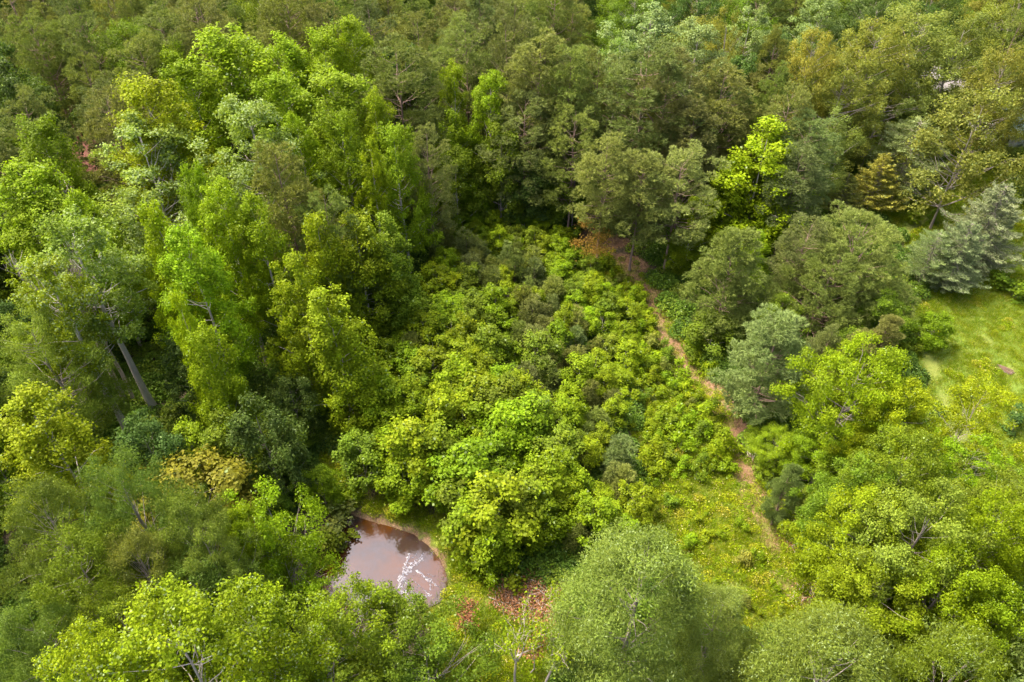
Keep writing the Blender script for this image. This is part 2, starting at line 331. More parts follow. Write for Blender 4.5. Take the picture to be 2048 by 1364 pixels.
# nearer trees, whose single leaves show
SP['ash'] = [make_broad('ash%d' % i, 400 + i, 22, 6.0, 7, 'dome', 210, (.75, 1.25), 300, .24, .34, lob=.28, lobes=5, upn=.35, rnd=.8, trunk=.33, pale=.01, warm=.35) for i in range(2)]
SP['bigleaf'] = [make_broad('bigleaf', 410, 25, 6.0, 9, 'dome', 180, (.7, 1.2), 260, .21, .78, lob=.25, lobes=4, rnd=.7, trunk=.32, bark=M_palebark, pale=.06)]
SP['willow'] = [make_broad('willow', 420, 20, 6.8, 2.5, 'tulip', 300, (.8, 1.3), 330, .24, .28, lob=.16, lobes=6, upn=.4, rnd=.8, trunk=.36, pale=.06, inner=.55, warm=.35, limb_every=8)]
SP['open'] = [make_broad('open%d' % i, 430 + i, 14, 4.4, 3.0, 'dome', 85, (.6, 1.05), 190, .22, .6, lob=.4, lobes=3, rnd=.8, trunk=.12, pale=.02, limb_every=2) for i in range(2)]
SP['maple'] = [make_broad('maple%d' % i, 440 + i, 19, 6.2, 4.5, 'dome', 240, (.65, 1.15), 300, .19, .8, lob=.33, lobes=5, rnd=.75, trunk=.3, pale=.015, inner=.35, limb_every=3) for i in range(2)]

COL = {  # foliage base colours
 'lime': (.148, .228, .006), 'yellow lime': (.175, .245, .006), 'bright green': (.132, .200, .006), 'mid green': (.100, .156, .010),
 'dark green': (.05, .092, .018), 'olive': (.134, .170, .036), 'dull olive': (.124, .150, .042), 'grey green': (.140, .180, .052),
 'golden green': (.20, .215, .03), 'blue green': (.092, .145, .022), 'golden': (.150, .172, .028), 'orange tinged': (.18, .165, .016), 'silvery': (.155, .21, .07),
 'pale green': (.135, .205, .025), 'blue grey': (.14, .178, .085), 'khaki': (.138, .168, .030), 'flecked green': (.125, .168, .022), 'willow green': (.138, .198, .034)}

TREES = []     # every tree placed: dict(root, x, y, z, h, r, px, py, kind, tone, label)
def tree(sp, x, y, h, r, tone, label=None, name=None, cat='tree', group=None, var=None, rot=None, tilt=0):
    protos = SP[sp]; p = protos[random.randrange(len(protos)) if var is None else var % len(protos)]
    z = float(terr(x, y)) - .05
    e = bpy.data.objects.new(name or NAMES[sp], None); e.empty_display_size = .5; link(e)
    e.location = (x, y, z); e.rotation_euler = (tilt, tilt * .5, random.uniform(0, 6.28) if rot is None else rot)
    sxy = r / p['R']; sz = h / p['H']
    e['category'] = cat
    c = COL[tone]; j = [random.uniform(.88, 1.12) for _ in range(3)]; b = random.uniform(.78, 1.24) if 'pine' in sp else random.uniform(.86, 1.16)
    for part, mk in (('crown', 'crown'), ('trunk', 'trunk'), ('branches', 'limbs')):
        o = bpy.data.objects.new(part, p[mk]); link(o, e); o.scale = (sxy, sxy, sz) if part != 'trunk' else (max(.6, sz * .9),) * 2 + (sz,)
        o.color = (c[0] * j[0] * b, c[1] * b, c[2] * j[2] * b, 1)
    q = proj(x, y, z + h * .75)
    TREES.append(dict(e=e, x=x, y=y, z=z, h=h, r=r, px=q[0], py=q[1], sp=sp, tone=tone, label=label, group=group))
    if label: e['label'] = label
    if group: e['group'] = group
    return e
NAMES = dict(tulip='sweetgum_tree', edge='sweetgum_tree', pale='poplar_tree', pole='poplar_tree', oak='oak_tree', under='broadleaf_tree', sap='broadleaf_sapling', pine='pine_tree', broadpine='pine_tree',
             fullpine='pine_tree', ypine='young_pine', spruce='spruce_tree', cedar='cedar_tree', juniper='juniper_tree', shrub='leafy_shrub', lawnt='round_tree',
             ash='ash_tree', bigleaf='poplar_tree', willow='willow_tree', open='broadleaf_tree', maple='maple_tree')
def hero(sp, px, py, w, h, tone, label=None, **k):
    """apex of the crown seen at px,py; w = crown width in photo pixels"""
    p = at(px, py, h); dist = math.sqrt(p[0] ** 2 + p[1] ** 2 + (CAMH - h * .8) ** 2)
    dep = np.array((p[0], p[1], h * .8 - CAMH)) @ FW
    return tree(sp, p[0], p[1], h, w * (.74 if sp in ('tulip', 'edge') else .64 if sp == 'pine' else .54) * dep / FPX, tone, label, **k)

# ------------------------------------------------------------------ the ground: one sheet out to the horizon
def axis(lo, hi, step, far, n=14):
    core = np.arange(lo, hi + step, step); g = np.geomspace(1, far, n)
    return np.concatenate([lo - g[::-1], core, hi + g])
gx = axis(-100, 110, .6, 4000); gy = axis(-20, 150, .6, 4500)
GX, GY = np.meshgrid(gx, gy); X = GX.ravel(); Y = GY.ravel(); Z = terr(X, Y)
far_ = np.maximum(np.abs(X) - 150, np.maximum(Y - 200, -20 - Y)); Z = Z * np.clip(1 - far_ / 100, 0, 1)
nx, ny = len(gx), len(gy); ii = np.arange(nx * ny).reshape(ny, nx)
F = np.stack([ii[:-1, :-1], ii[:-1, 1:], ii[1:, 1:], ii[1:, :-1]], -1).reshape(-1, 4)

def masks(X, Y):
    nz = .5 * np.sin(X * .9 + 2 * np.sin(Y * .5)) + .5 * np.sin(Y * 1.3 + 1.7 * np.sin(X * .7))
    dtr = np.minimum(seg_dist(X, Y, TRAIL), seg_dist(X, Y, TRAIL_B) + .4)
    fadet = np.clip((Y - 34) / 14, .55, 1); trail = fadet * np.clip(1.95 + .9 * nz - dtr * (1 + .25 * np.sin(X * .6 + Y * .37)), 0, 1)
    sdp = seg_dist(X, Y, POND, True); ip = inpoly(X, Y, POND); sdp = np.where(ip, -sdp, sdp)
    nf = np.sin(2.6 * X + 1.9 * Y) * np.sin(2.2 * Y - 1.3 * X); mud = np.clip(.8 + .5 * nz + .5 * nf - sdp, 0, 1)
    bank = wpoly([(690,1000),(740,1030),(800,1045),(850,1075),(880,1120)]); mud = np.maximum(mud, np.clip(.9 + .5 * nz + .7 * nf - seg_dist(X, Y, bank), 0, 1))
    def soft(poly, w=2.0):
        d = seg_dist(X, Y, poly, True); s = np.where(inpoly(X, Y, poly), d, -d); return np.clip(.5 + (s + nz * .8) / w, 0, 1)
    grass = np.maximum(soft(LAWN), np.maximum(soft(MEADOW), soft(POND_GRASS)))
    tan = np.zeros_like(X)
    for tr, w in ((LAWN_TRACK1, 1.6), (LAWN_TRACK2, 1.5), (LAWN_TRACK3, .8)):
        tan = np.maximum(tan, np.clip((w + .8 * nz - seg_dist(X, Y, tr)) * .6 + .2, 0, 1) * .7)
    return trail, mud, grass, tan
mt, mm, mg, ml = masks(X, Y)
gmat, t, out = new_mat('ground_cover')
a1 = N(t, 'ShaderNodeAttribute'); a1.attribute_name = 'cover'; s1 = N(t, 'ShaderNodeSeparateColor'); t.links.new(a1.outputs['Color'], s1.inputs[0])
tc = N(t, 'ShaderNodeTexCoord'); co = tc.outputs['Object']
n1 = noise(t, .35, 6, .65, co); n2 = noise(t, 2.2, 6, .7, co); n3 = noise(t, 9, 5, .7, co)
forest = ramp(t, n2, [(.3, (.03, .022, .012)), (.55, (.055, .042, .02)), (.75, (.085, .065, .035))])
dirt = ramp(t, n2, [(.28, (.085, .033, .017)), (.5, (.135, .065, .038)), (.72, (.20, .125, .078))])
dirt = mixc(t, dirt, ramp(t, n3, [(.35, (.08, .04, .02)), (.7, (.24, .16, .085))]), .35)
grassc = ramp(t, n1, [(.3, (.07, .12, .004)), (.48, (.12, .165, .004)), (.62, (.18, .18, .02)), (.72, (.24, .17, .07))])
lx = N(t, 'ShaderNodeSeparateXYZ'); t.links.new(co, lx.inputs[0]); lawnf = mathn(t, 'MULTIPLY_ADD', lx.outputs[0], .2, -5.8, clamp=True)
grassc = mixc(t, grassc, ramp(t, n2, [(.3, (.05, .10, .004)), (.55, (.085, .145, .005)), (.75, (.15, .165, .02))]), lawnf)
grassc = mixc(t, grassc, ramp(t, n3, [(.3, (.045, .09, .004)), (.7, (.14, .17, .012))]), .45)
mud = ramp(t, n3, [(.3, (.07, .038, .02)), (.7, (.17, .11, .06))])
def edge(sock, amt=.6):
    e = mathn(t, 'MULTIPLY_ADD', n2, amt * 2, -amt); e = mathn(t, 'ADD', sock, e); return mathn(t, 'MULTIPLY_ADD', e, 2.2, -.6, clamp=True)
col = mixc(t, forest, grassc, edge(s1.outputs[2]))
col = mixc(t, col, (.14, .135, .03), mathn(t, 'MULTIPLY', mathn(t, 'MULTIPLY', edge(a1.outputs['Alpha']), n3), .9))
brk = ramp(t, noise(t, .55, 4, .7, co), [(.38, (.5, .5, .5)), (.54, (1, 1, 1))]); col = mixc(t, col, dirt, mathn(t, 'MULTIPLY', edge(s1.outputs[0]), brk)); col = mixc(t, col, mud, edge(s1.outputs[1]))
p = N(t, 'ShaderNodeBsdfPrincipled'); t.links.new(col, p.inputs['Base Color']); p.inputs['Roughness'].default_value = .9
bp = N(t, 'ShaderNodeBump'); bp.inputs['Strength'].default_value = .7; bp.inputs['Distance'].default_value = .12; t.links.new(n3, bp.inputs['Height'])
t.links.new(bp.outputs[0], p.inputs['Normal']); t.links.new(p.outputs[0], out.inputs[0])
gm = npmesh('ground', np.column_stack([X, Y, Z]), F, gmat, smooth=True)
ca = gm.attributes.new('cover', 'FLOAT_COLOR', 'POINT'); ca.data.foreach_set('color', np.column_stack([mt, mm, mg, ml]).astype(np.float32).ravel())
ground = link(bpy.data.objects.new('ground', gm)); ground['kind'] = 'structure'

# ------------------------------------------------------------------ pond water
wm, t, out = new_mat('pond_water'); tc = N(t, 'ShaderNodeTexCoord'); co = tc.outputs['Object']
w1 = noise(t, .28, 4, .55, co); w2 = noise(t, 1.6, 5, .7, co)
wc = ramp(t, w1, [(.36, (.058, .020, .002)), (.5, (.042, .016, .004)), (.62, (.026, .016, .012))])
wc = mixc(t, wc, (.042, .034, .042), mathn(t, 'MULTIPLY', ramp(t, w2, [(.45, (0, 0, 0)), (.7, (1, 1, 1))]), .35))
p = N(t, 'ShaderNodeBsdfPrincipled'); t.links.new(wc, p.inputs['Base Color']); p.inputs['Roughness'].default_value = .06; p.inputs['IOR'].default_value = 1.5
p.inputs['Specular Tint'].default_value = (.78, .82, 1, 1)
bp = N(t, 'ShaderNodeBump'); bp.inputs['Strength'].default_value = .15; bp.inputs['Distance'].default_value = .02; t.links.new(noise(t, 3.5, 3, .5, co), bp.inputs['Height'])
t.links.new(bp.outputs[0], p.inputs['Normal']); t.links.new(p.outputs[0], out.inputs[0])
pc = np.mean(POND, axis=0); ring = [((a - pc[0]) * 1.12 + pc[0], (b - pc[1]) * 1.12 + pc[1]) for a, b in POND]; nr = len(ring)
WV = [(pc[0], pc[1], WATER_Z)] + [(a, b, WATER_Z) for a, b in ring] + [(a, b, WATER_Z - .5) for a, b in ring]
bmw = bpy.data.meshes.new('pond_water')
bmw.from_pydata(WV, [], [(0, 1 + i, 1 + (i + 1) % nr) for i in range(nr)] + [(1 + i, 1 + nr + i, 1 + nr + (i + 1) % nr, 1 + (i + 1) % nr) for i in range(nr)])
bmw.materials.append(wm); pond = link(bpy.data.objects.new('pond_water', bmw)); pond['kind'] = 'structure'
# pale foam: fingers of scum drifting over the shallow end
fm, t, out = new_mat('pond_foam'); tc = N(t, 'ShaderNodeTexCoord'); fn = noise(t, 5, 5, .75, tc.outputs['Object'])
p = N(t, 'ShaderNodeBsdfPrincipled'); t.links.new(ramp(t, fn, [(.3, (.07, .065, .085)), (.6, (.13, .13, .17))]), p.inputs['Base Color']); p.inputs['Roughness'].default_value = .45
tr = N(t, 'ShaderNodeBsdfTransparent'); mx = N(t, 'ShaderNodeMixShader'); t.links.new(ramp(t, fn, [(.42, (0, 0, 0)), (.56, (1, 1, 1))]), mx.inputs[0])
t.links.new(tr.outputs[0], mx.inputs[1]); t.links.new(p.outputs[0], mx.inputs[2]); t.links.new(mx.outputs[0], out.inputs[0])
FV = []; FF = []
def strip(px_pts, widths):
    pts = [at(a, b, WATER_Z)[:2] for a, b in px_pts]; d = []
    for i in range(len(pts) - 1):                # subdivide and wobble
        for k in range(6): u = k / 6; d.append(np.append(pts[i] * (1 - u) + pts[i + 1] * u, widths[i] * (1 - u) + widths[i + 1] * u))
    d.append(np.append(pts[-1], widths[-1])); d = np.array(d); d[:, :2] += rng.normal(size=(len(d), 2)) * .05
    for i in range(len(d)):
        tg = d[min(i + 1, len(d) - 1), :2] - d[max(i - 1, 0), :2]; tg /= np.linalg.norm(tg) + 1e-9; nn = np.array((-tg[1], tg[0])); w = d[i, 2] * .5 * rng.uniform(.2, 1.35)
        b = len(FV); z = WATER_Z + .012 + .00002 * (b % 300)
        FV.extend([(*(d[i, :2] + nn * w), z - .006), (*d[i, :2], z + .02), (*(d[i, :2] - nn * w), z - .006)])
        if i: FF.extend([(b - 3, b - 2, b + 1, b), (b - 2, b - 1, b + 2, b + 1)])
strip([(818,1108),(812,1128),(806,1150),(800,1172),(812,1184),(818,1190)], [.35, .55, .8, .7, .4, .12])
strip([(850,1112),(838,1124),(822,1136),(810,1150)], [.25, .4, .55, .5])
strip([(812,1184),(830,1186),(848,1194),(862,1188)], [.16, .14, .2, .3])
strip([(832,1140),(846,1150),(858,1160),(872,1170),(884,1180)], [.2, .2, .3, .22, .05])
strip([(824,1160),(838,1170),(850,1182),(860,1190)], [.14, .12, .12, .2])
strip([(826,1150),(842,1152),(856,1158)], [.08, .1, .14])
strip([(798,1178),(806,1190),(816,1200),(828,1206)], [.25, .22, .25, .1])
strip([(760,1208),(775,1202),(785,1194)], [.15, .35, .2])
strip([(820,1130),(836,1118),(848,1106)], [.3, .2, .06])
strip([(806,1162),(818,1170),(826,1182)], [.2, .12, .16]); strip([(846,1150),(860,1148),(872,1154)], [.08, .12, .05]); strip([(858,1162),(862,1174),(858,1188)], [.14, .1, .16])
strip([(838,1170),(832,1180),(838,1190)], [.07, .06, .08]); strip([(816,1120),(828,1112),(838,1100)], [.12, .1, .04])
foam_m = bpy.data.meshes.new('pond_foam'); foam_m.from_pydata(FV, [], FF); foam_m.materials.append(fm)
foam = link(bpy.data.objects.new('pond_foam', foam_m)); foam['kind'] = 'stuff'; foam['label'] = 'pale foam fingers drifting over the shallow end of the brown pond'; foam['category'] = 'foam'

# ------------------------------------------------------------------ trees the photograph singles out
hero('tulip', 440, 50, 190, 28, 'yellow lime', 'tall lime yellow treetop standing highest at upper left', var=0)
hero('tulip', 280, 162, 160, 27, 'yellow lime', 'lime dome shaped crown left of the tallest lime treetop')
hero('tulip', 370, 120, 120, 25, 'lime', 'lime crown wedged between the left dome and the tallest lime treetop')
hero('tulip', 552, 75, 130, 25, 'lime', 'lime crown just right of the tallest lime treetop')
hero('tulip', 640, 62, 110, 25, 'lime', 'yellowish lime crown beside the darker glossy one at upper middle')
hero('tulip', 700, 38, 100, 26, 'bright green', 'glossy green narrow crown at the right end of the lime row', var=1)
hero('pale', 490, 205, 175, 26, 'pale green', 'whitish green crown with silvery leaf undersides among the lime trees', var=0)
hero('tulip', 660, 140, 170, 25, 'bright green', 'broad fresh green crown below the glossy narrow one')
hero('tulip', 560, 150, 130, 24, 'lime', 'lime crown behind the whitish green one')
hero('tulip', 590, 232, 80, 23, 'lime', 'small pointed lime crown right of the whitish green one')
hero('pale', 262, 245, 210, 25, 'pale green', 'wide silvery flecked crown under the lime dome at left', var=1)
hero('tulip', 60, 240, 120, 24, 'bright green', 'light green crown near the left edge, in front of dark pines')
hero('tulip', 150, 400, 110, 21, 'lime', 'yellow green crown below the red roof')
hero('tulip', 35, 330, 170, 24, 'lime', 'loose yellow green crown left of the red roof')
hero('tulip', 55, 415, 150, 21, 'bright green', 'broad green crown left of and below the red roof')
hero('pine', 548, 290, 140, 25, 'olive', 'olive brown pine rising alone among the lime trees', var=1)
hero('pine', 640, 372, 100, 22, 'olive', 'smaller olive pine leaning beside the lone pine', var=2)
hero('tulip', 680, 225, 100, 24, 'bright green', 'leafy green crown behind the lone olive pine')
hero('edge', 735, 285, 70, 22, 'lime', 'slim lime crown at the right of the lime wood')
hero('tulip', 788, 252, 95, 22, 'bright green', 'green spire beside the big olive pine at upper middle')
hero('tulip', 745, 185, 80, 23, 'lime', 'slim lime spire in front of the big olive pine')
hero('tulip', 378, 330, 80, 24, 'lime', 'slender lime crown left of the lone olive pine')
hero('tulip', 428, 372, 110, 24, 'yellow lime', 'yellowest spire below the whitish green crown')
hero('tulip', 500, 402, 110, 23, 'lime', 'lime spire just below the lone olive pine')
hero('edge', 300, 410, 95, 24, 'lime', 'lime spire between the two slender spires and the pale trunked tree')
_p = at(308, 817); tree('pole', _p[0], _p[1], 25, 4.0, 'pale green', 'silvery crowned tall tree with a long bare pale trunk', var=0)
hero('edge', 350, 590, 60, 21, 'lime', 'slim lime tree with a bright narrow crown beside two pale trunks')
hero('edge', 400, 655, 90, 19, 'bright green', 'loose green crown right of the two pale trunks')
hero('ash', 45, 632, 200, 20, 'pale green', 'wide grey green feathery crown at the left edge', var=0)
hero('edge', 650, 575, 130, 19, 'bright green', 'green spire nearest the thicket at the foot of the wood')
hero('edge', 575, 510, 110, 21, 'bright green', 'green spire behind the one nearest the thicket')
hero('edge', 628, 425, 90, 21, 'lime', 'lime spire below the smaller leaning pine')
hero('edge', 705, 425, 120, 19, 'bright green', 'rounded bright green crown at the wood edge')
hero('edge', 765, 440, 100, 17, 'mid green', 'mid green crown right of the rounded one at the wood edge')
hero('pine', 720, 470, 90, 15, 'dull olive', 'faded grey olive pine top poking out at the wood edge', var=3)
hero('tulip', 45, 800, 175, 20, 'yellow lime', 'yellow green crown at the left edge below the feathery one')
hero('ash', 215, 918, 175, 22, 'blue green', 'highest blue green feathery crown at lower left', var=0)
hero('ash', 55, 985, 190, 21, 'blue green', 'blue green crown at the lower left edge', var=1)
hero('ash', 350, 1000, 160, 19, 'blue green', 'blue green crown just below the orange tinged one', var=1)
hero('ash', 130, 1085, 230, 20, 'mid green', 'green feathery crown in the middle of the lower left group', var=0)
hero('ash', 400, 1060, 150, 18, 'blue green', 'dark blue green crown left of the lime one by the pond', var=0)
hero('ash', 250, 1080, 150, 19, 'olive', 'feathery crown flecked yellow at its tip, lower left', var=1)
hero('ash', 370, 1140, 200, 16, 'blue green', 'shaded blue green crown at lower left, right of the others', var=1)
hero('ash', 215, 1200, 220, 17, 'mid green', 'feathery crown just above the big leaved tree at lower left', var=0)
hero('ash', 40, 1220, 180, 18, 'blue green', 'blue green crown in the bottom left corner', var=1)
hero('under', 370, 945, 230, 13, 'orange tinged', 'orange tinged low wide crown at lower left', var=0)
hero('open', 530, 995, 175, 15, 'lime', 'lime crown leaning over the left shore of the pond', var=0)
hero('maple', 480, 1030, 120, 14, 'lime', 'small lime crown left of the one leaning over the pond', var=1)
hero('open', 565, 1115, 150, 10, 'bright green', 'open branched green crown at the near left shore', var=1)
hero('bigleaf', 330, 1235, 330, 23, 'lime', 'big leaved yellow green crown with cream tips at the bottom', var=0)
hero('bigleaf', 490, 1225, 250, 19, 'bright green', 'big leaved green crown right of the cream tipped one', var=0)
hero('bigleaf', 140, 1295, 220, 22, 'lime', 'big leaved crown at the bottom beside the left corner', var=0)
hero('open', 690, 1190, 190, 13, 'bright green', 'loose crown with bare twigs just below the pond', var=0)
hero('open', 790, 1225, 190, 11, 'mid green', 'low loose crown below the foam end of the pond', var=1)
hero('open', 640, 1290, 240, 13, 'mid green', 'loose crown with pale branches at the bottom, left of centre', var=1)
hero('open', 850, 1300, 210, 9, 'mid green', 'low loose crown at the bottom right of the pale branches', var=0)
hero('under', 785, 1190, 46, 5, 'bright green', 'thin sapling standing at the near pond edge', var=1)
hero('willow', 1295, 1088, 350, 19, 'willow green', 'huge silvery green willow at the bottom, right of centre', var=0)
hero('willow', 1450, 1190, 190, 13, 'willow green', 'lower willow crown hugging the right side of the huge one', var=0)
hero('willow', 1700, 1275, 360, 17, 'flecked green', 'yellow flecked green narrow leaved crown at the bottom', var=0)
hero('willow', 1960, 1290, 280, 17, 'mid green', 'narrow leaved crown in the bottom right corner', var=0)
hero('maple', 1880, 1005, 240, 19, 'pale green', 'maple with pale silvery top in the lower right', var=0)
hero('maple', 1770, 1000, 200, 16, 'bright green', 'maple left of the silvery topped one', var=1)
hero('maple', 1830, 885, 200, 17, 'mid green', 'mid green maple in front of the yellow crown by the lawn', var=0)
hero('maple', 1750, 935, 180, 15, 'mid green', 'small leaved green maple beside the trail', var=1)
hero('maple', 1790, 1130, 230, 15, 'bright green', 'round green maple in front of the others, above the flecked crown', var=0)
hero('maple', 1930, 1120, 220, 17, 'lime', 'lime maple right of the round green one', var=1)
hero('maple', 2030, 1010, 180, 18, 'yellow lime', 'yellow lime maple at the right edge', var=0)
hero('maple', 2010, 1190, 190, 15, 'lime', 'lime maple low at the right edge', var=1)
hero('maple', 1740, 700, 215, 17, 'yellow lime', 'bright yellow green crown standing at the edge of the lawn', var=0)
hero('maple', 1820, 780, 165, 15, 'yellow lime', 'second bright yellow green crown, nearer than its twin by the lawn', var=1)
hero('maple', 1670, 860, 130, 9, 'bright green', 'low green crown left of the yellow green pair', var=0)
hero('maple', 1565, 865, 95, 5, 'bright green', 'low green clump of crown beside the middle of the trail', var=1)
hero('open', 1980, 770, 130, 11, 'yellow lime', 'thin see through yellow green crown on the lawn', var=0)
hero('open', 1960, 890, 140, 9, 'lime', 'loose lime crown in front of the thin one on the lawn', var=1)
hero('fullpine', 1568, 628, 185, 15, 'grey green', 'full grey green pine standing right of the trail', var=0)
hero('fullpine', 1478, 465, 160, 15, 'olive', 'tall pointed olive pine above the trail bend', var=1)
hero('broadpine', 1730, 440, 210, 14, 'olive', 'broad spreading olive pine beside the lawn', var=0)
hero('broadpine', 1670, 520, 190, 12, 'olive', 'lower spreading pine in front of the broad one', var=0)
hero('pine', 1625, 440, 90, 14, 'dull olive', 'narrow dull pine between the lime sweetgum and the broad pine', var=0)
hero('fullpine', 1590, 930, 70, 9, 'grey green', 'small soft grey pine at the foot of the trail', var=0)
hero('lawnt', 1880, 636, 66, 4.6, 'bright green', 'small round tree standing alone on the lawn', var=0)
hero('spruce', 2015, 370, 140, 13, 'blue grey', 'big blue grey spruce at the right edge of the lawn', var=0)
hero('spruce', 1945, 450, 110, 10, 'blue grey', 'blue grey spruce in front of the bigger one', var=0)
hero('cedar', 1880, 470, 80, 8, 'grey green', 'small dark cedar left of the blue grey spruces', var=0)
hero('cedar', 1845, 238, 130, 13, 'silvery', 'silvery cedar with layered branches beyond the lawn', var=0)
hero('juniper', 1775, 305, 115, 9.5, 'golden green', 'golden green juniper beside the silvery cedar', var=0)
hero('juniper', 1700, 345, 90, 7, 'khaki', 'khaki juniper left of the golden one', var=0)
hero('lawnt', 1838, 418, 24, 2.2, 'bright green', 'little round bush left of its pair on the far lawn', cat='bush', name='round_bush')
hero('lawnt', 1874, 418, 22, 2.0, 'mid green', 'little round bush right of its pair on the far lawn', cat='bush', name='round_bush')
hero('open', 1985, 175, 200, 21, 'khaki', 'khaki oak with grey bare limbs and a leaning trunk', var=0, name='oak_tree')
hero('edge', 1545, 250, 150, 19, 'yellow lime', 'vivid lime sweetgum standing out against the dark pines', var=2)
hero('edge', 1580, 325, 100, 14, 'lime', 'right hand lobe of lime, a shorter sweetgum touching the vivid one', var=1)
hero('edge', 1470, 320, 85, 14, 'lime', 'short lime sweetgum at the left foot of the vivid one', var=3)
hero('edge', 1395, 400, 60, 12, 'bright green', 'small bright sweetgum poking out between the pines', var=0)
hero('edge', 1520, 470, 60, 11, 'lime', 'narrow lime sweetgum behind the pointed olive pine', var=2)
hero('lawnt', 1432, 636, 92, 5.5, 'mid green', 'rounded glossy green small tree on the right side of the trail', var=0)
hero('pine', 1300, 85, 170, 26, 'olive', 'largest olive pine right of the silvery treetop', var=0)
hero('pine', 1345, 100, 130, 25, 'dull olive', 'dull pine leaning against the largest olive one', var=2)
hero('pine', 1455, 130, 150, 23, 'olive', 'dense green olive pine above the vivid lime sweetgum', var=1)
hero('pine', 1395, 190, 110, 21, 'dull olive', 'grey olive pine in front of the dense one', var=3)
hero('pine', 1590, 168, 100, 22, 'olive', 'narrow pine right above the vivid lime sweetgum', var=0)
hero('pine', 1630, 220, 110, 20, 'grey green', 'rounded grey green pine right of the vivid lime sweetgum', var=2)
hero('pine', 1610, 290, 110, 18, 'grey green', 'lower grey green pine beside the vivid lime sweetgum', var=1)
hero('pine', 1080, 70, 150, 26, 'olive', 'big olive pine at upper centre', var=3)
hero('pine', 1140, 95, 110, 25, 'olive', 'yellowish olive pine joined to the big one at upper centre', var=1)
hero('pine', 790, 75, 150, 26, 'olive', 'big rounded pine right of the lime row', var=2)
hero('pine', 735, 190, 60, 21, 'grey green', 'slim grey pine between lime spires', var=0)
hero('pine', 850, 255, 80, 20, 'dull olive', 'brownish olive pine low in the dark gap', var=0)
hero('pine', 1215, 270, 110, 20, 'olive', 'pine with rusty lower branches and a visible trunk', var=1)
hero('pine', 1290, 300, 130, 18, 'olive', 'pine just right of the rusty branched one', var=3)
hero('pine', 1370, 290, 120, 19, 'grey green', 'grey green pine two along from the rusty branched one', var=0)
hero('pine', 1150, 210, 100, 20, 'olive', 'pine behind the rusty branched one', var=2)
hero('pine', 1050, 190, 110, 20, 'dull olive', 'pine in front of the big olive one at upper centre', var=0)
hero('tulip', 905, 120, 65, 22, 'bright green', 'pointed bright sweetgum, left one of the pair in the pine gap')
hero('tulip', 978, 150, 90, 21, 'lime', 'lime sweetgum, right one of the pair in the pine gap')
hero('edge', 900, 230, 80, 17, 'bright green', 'lower bright sweetgum in the pine gap')
hero('edge', 1115, 315, 70, 10, 'lime', 'slim lime sweetgum behind the thicket')
hero('under', 1000, 250, 100, 16, 'mid green', 'dark leafy crown in the pine gap')
hero('under', 905, 300, 90, 14, 'mid green', 'shady broadleaf at the far corner of the thicket')
hero('under', 1060, 300, 110, 12, 'dark green', 'dark broadleaf behind the centre of the thicket')
hero('under', 1150, 340, 90, 10, 'mid green', 'broadleaf at the foot of the rusty branched pine')
hero('pale', 1310, 8, 170, 24, 'silvery', 'silvery white treetop at upper right of centre', var=1)
hero('pale', 1400, 50, 130, 24, 'silvery', 'silvery green treetop right of the whitest one', var=0)
hero('pale', 1240, 70, 100, 22, 'pale green', 'pale green treetop left of the whitest one', var=1)
hero('pale', 1650, -10, 110, 22, 'silvery', 'silvery crown at the top edge, toward the right', var=0)
hero('oak', 1860, 15, 190, 23, 'golden', 'golden brown oak, the largest at upper right', var=0)
hero('oak', 1770, 42, 170, 23, 'golden', 'golden brown oak left of the largest one', var=1)
hero('oak', 1945, 30, 150, 23, 'khaki', 'khaki oak right of the largest golden one', var=2)
hero('oak', 1640, 62, 120, 23, 'golden', 'small golden oak crown between pines', var=1)
hero('oak', 1700, 115, 160, 20, 'khaki', 'khaki oak in front of the small golden one', var=0)
hero('oak', 1670, 210, 110, 17, 'khaki', 'khaki oak between the pines and the juniper', var=2)
hero('oak', 1790, 140, 160, 17, 'olive', 'olive oak in front of the largest golden one', var=2)
hero('oak', 2030, 95, 130, 22, 'golden', 'golden oak at the right edge behind the leaning one', var=0)
hero('oak', 1460, 20, 90, 24, 'golden', 'small golden tinged crown at the top edge', var=2)

# the rusty lower boughs of that one pine
rp = [t_ for t_ in TREES if t_['label'] and 'rusty lower' in t_['label']][0]; rs = np.random.default_rng(77); c = []
for k in range(11):
    a = rs.uniform(2.4, 5.4); q = rs.uniform(.8, 3.0); c.append(np.array((q * math.cos(a), q * math.sin(a), rs.uniform(3.5, 8.0))) + rs.normal(size=(200, 3)) * np.array((.55, .55, .14)))
c = np.concatenate(c); vv, ff = needles(c, rs.normal(size=c.shape) + np.array((0, 0, .4)), .32, .07, rs)
M_rust = leaf_material('rusty_needle', transl=.25, own=[(0, (.22, .14, .03)), (1, (.27, .18, .04))], pale=(.4, .3, .1))
o = link(bpy.data.objects.new('rusty_boughs', npmesh('rusty_boughs', vv, ff, M_rust, np.column_stack([rs.random(len(c)), rs.random(len(c)), np.zeros(len(c)), np.ones(len(c))]))), rp['e']); rp['e'].rotation_euler[2] = 0

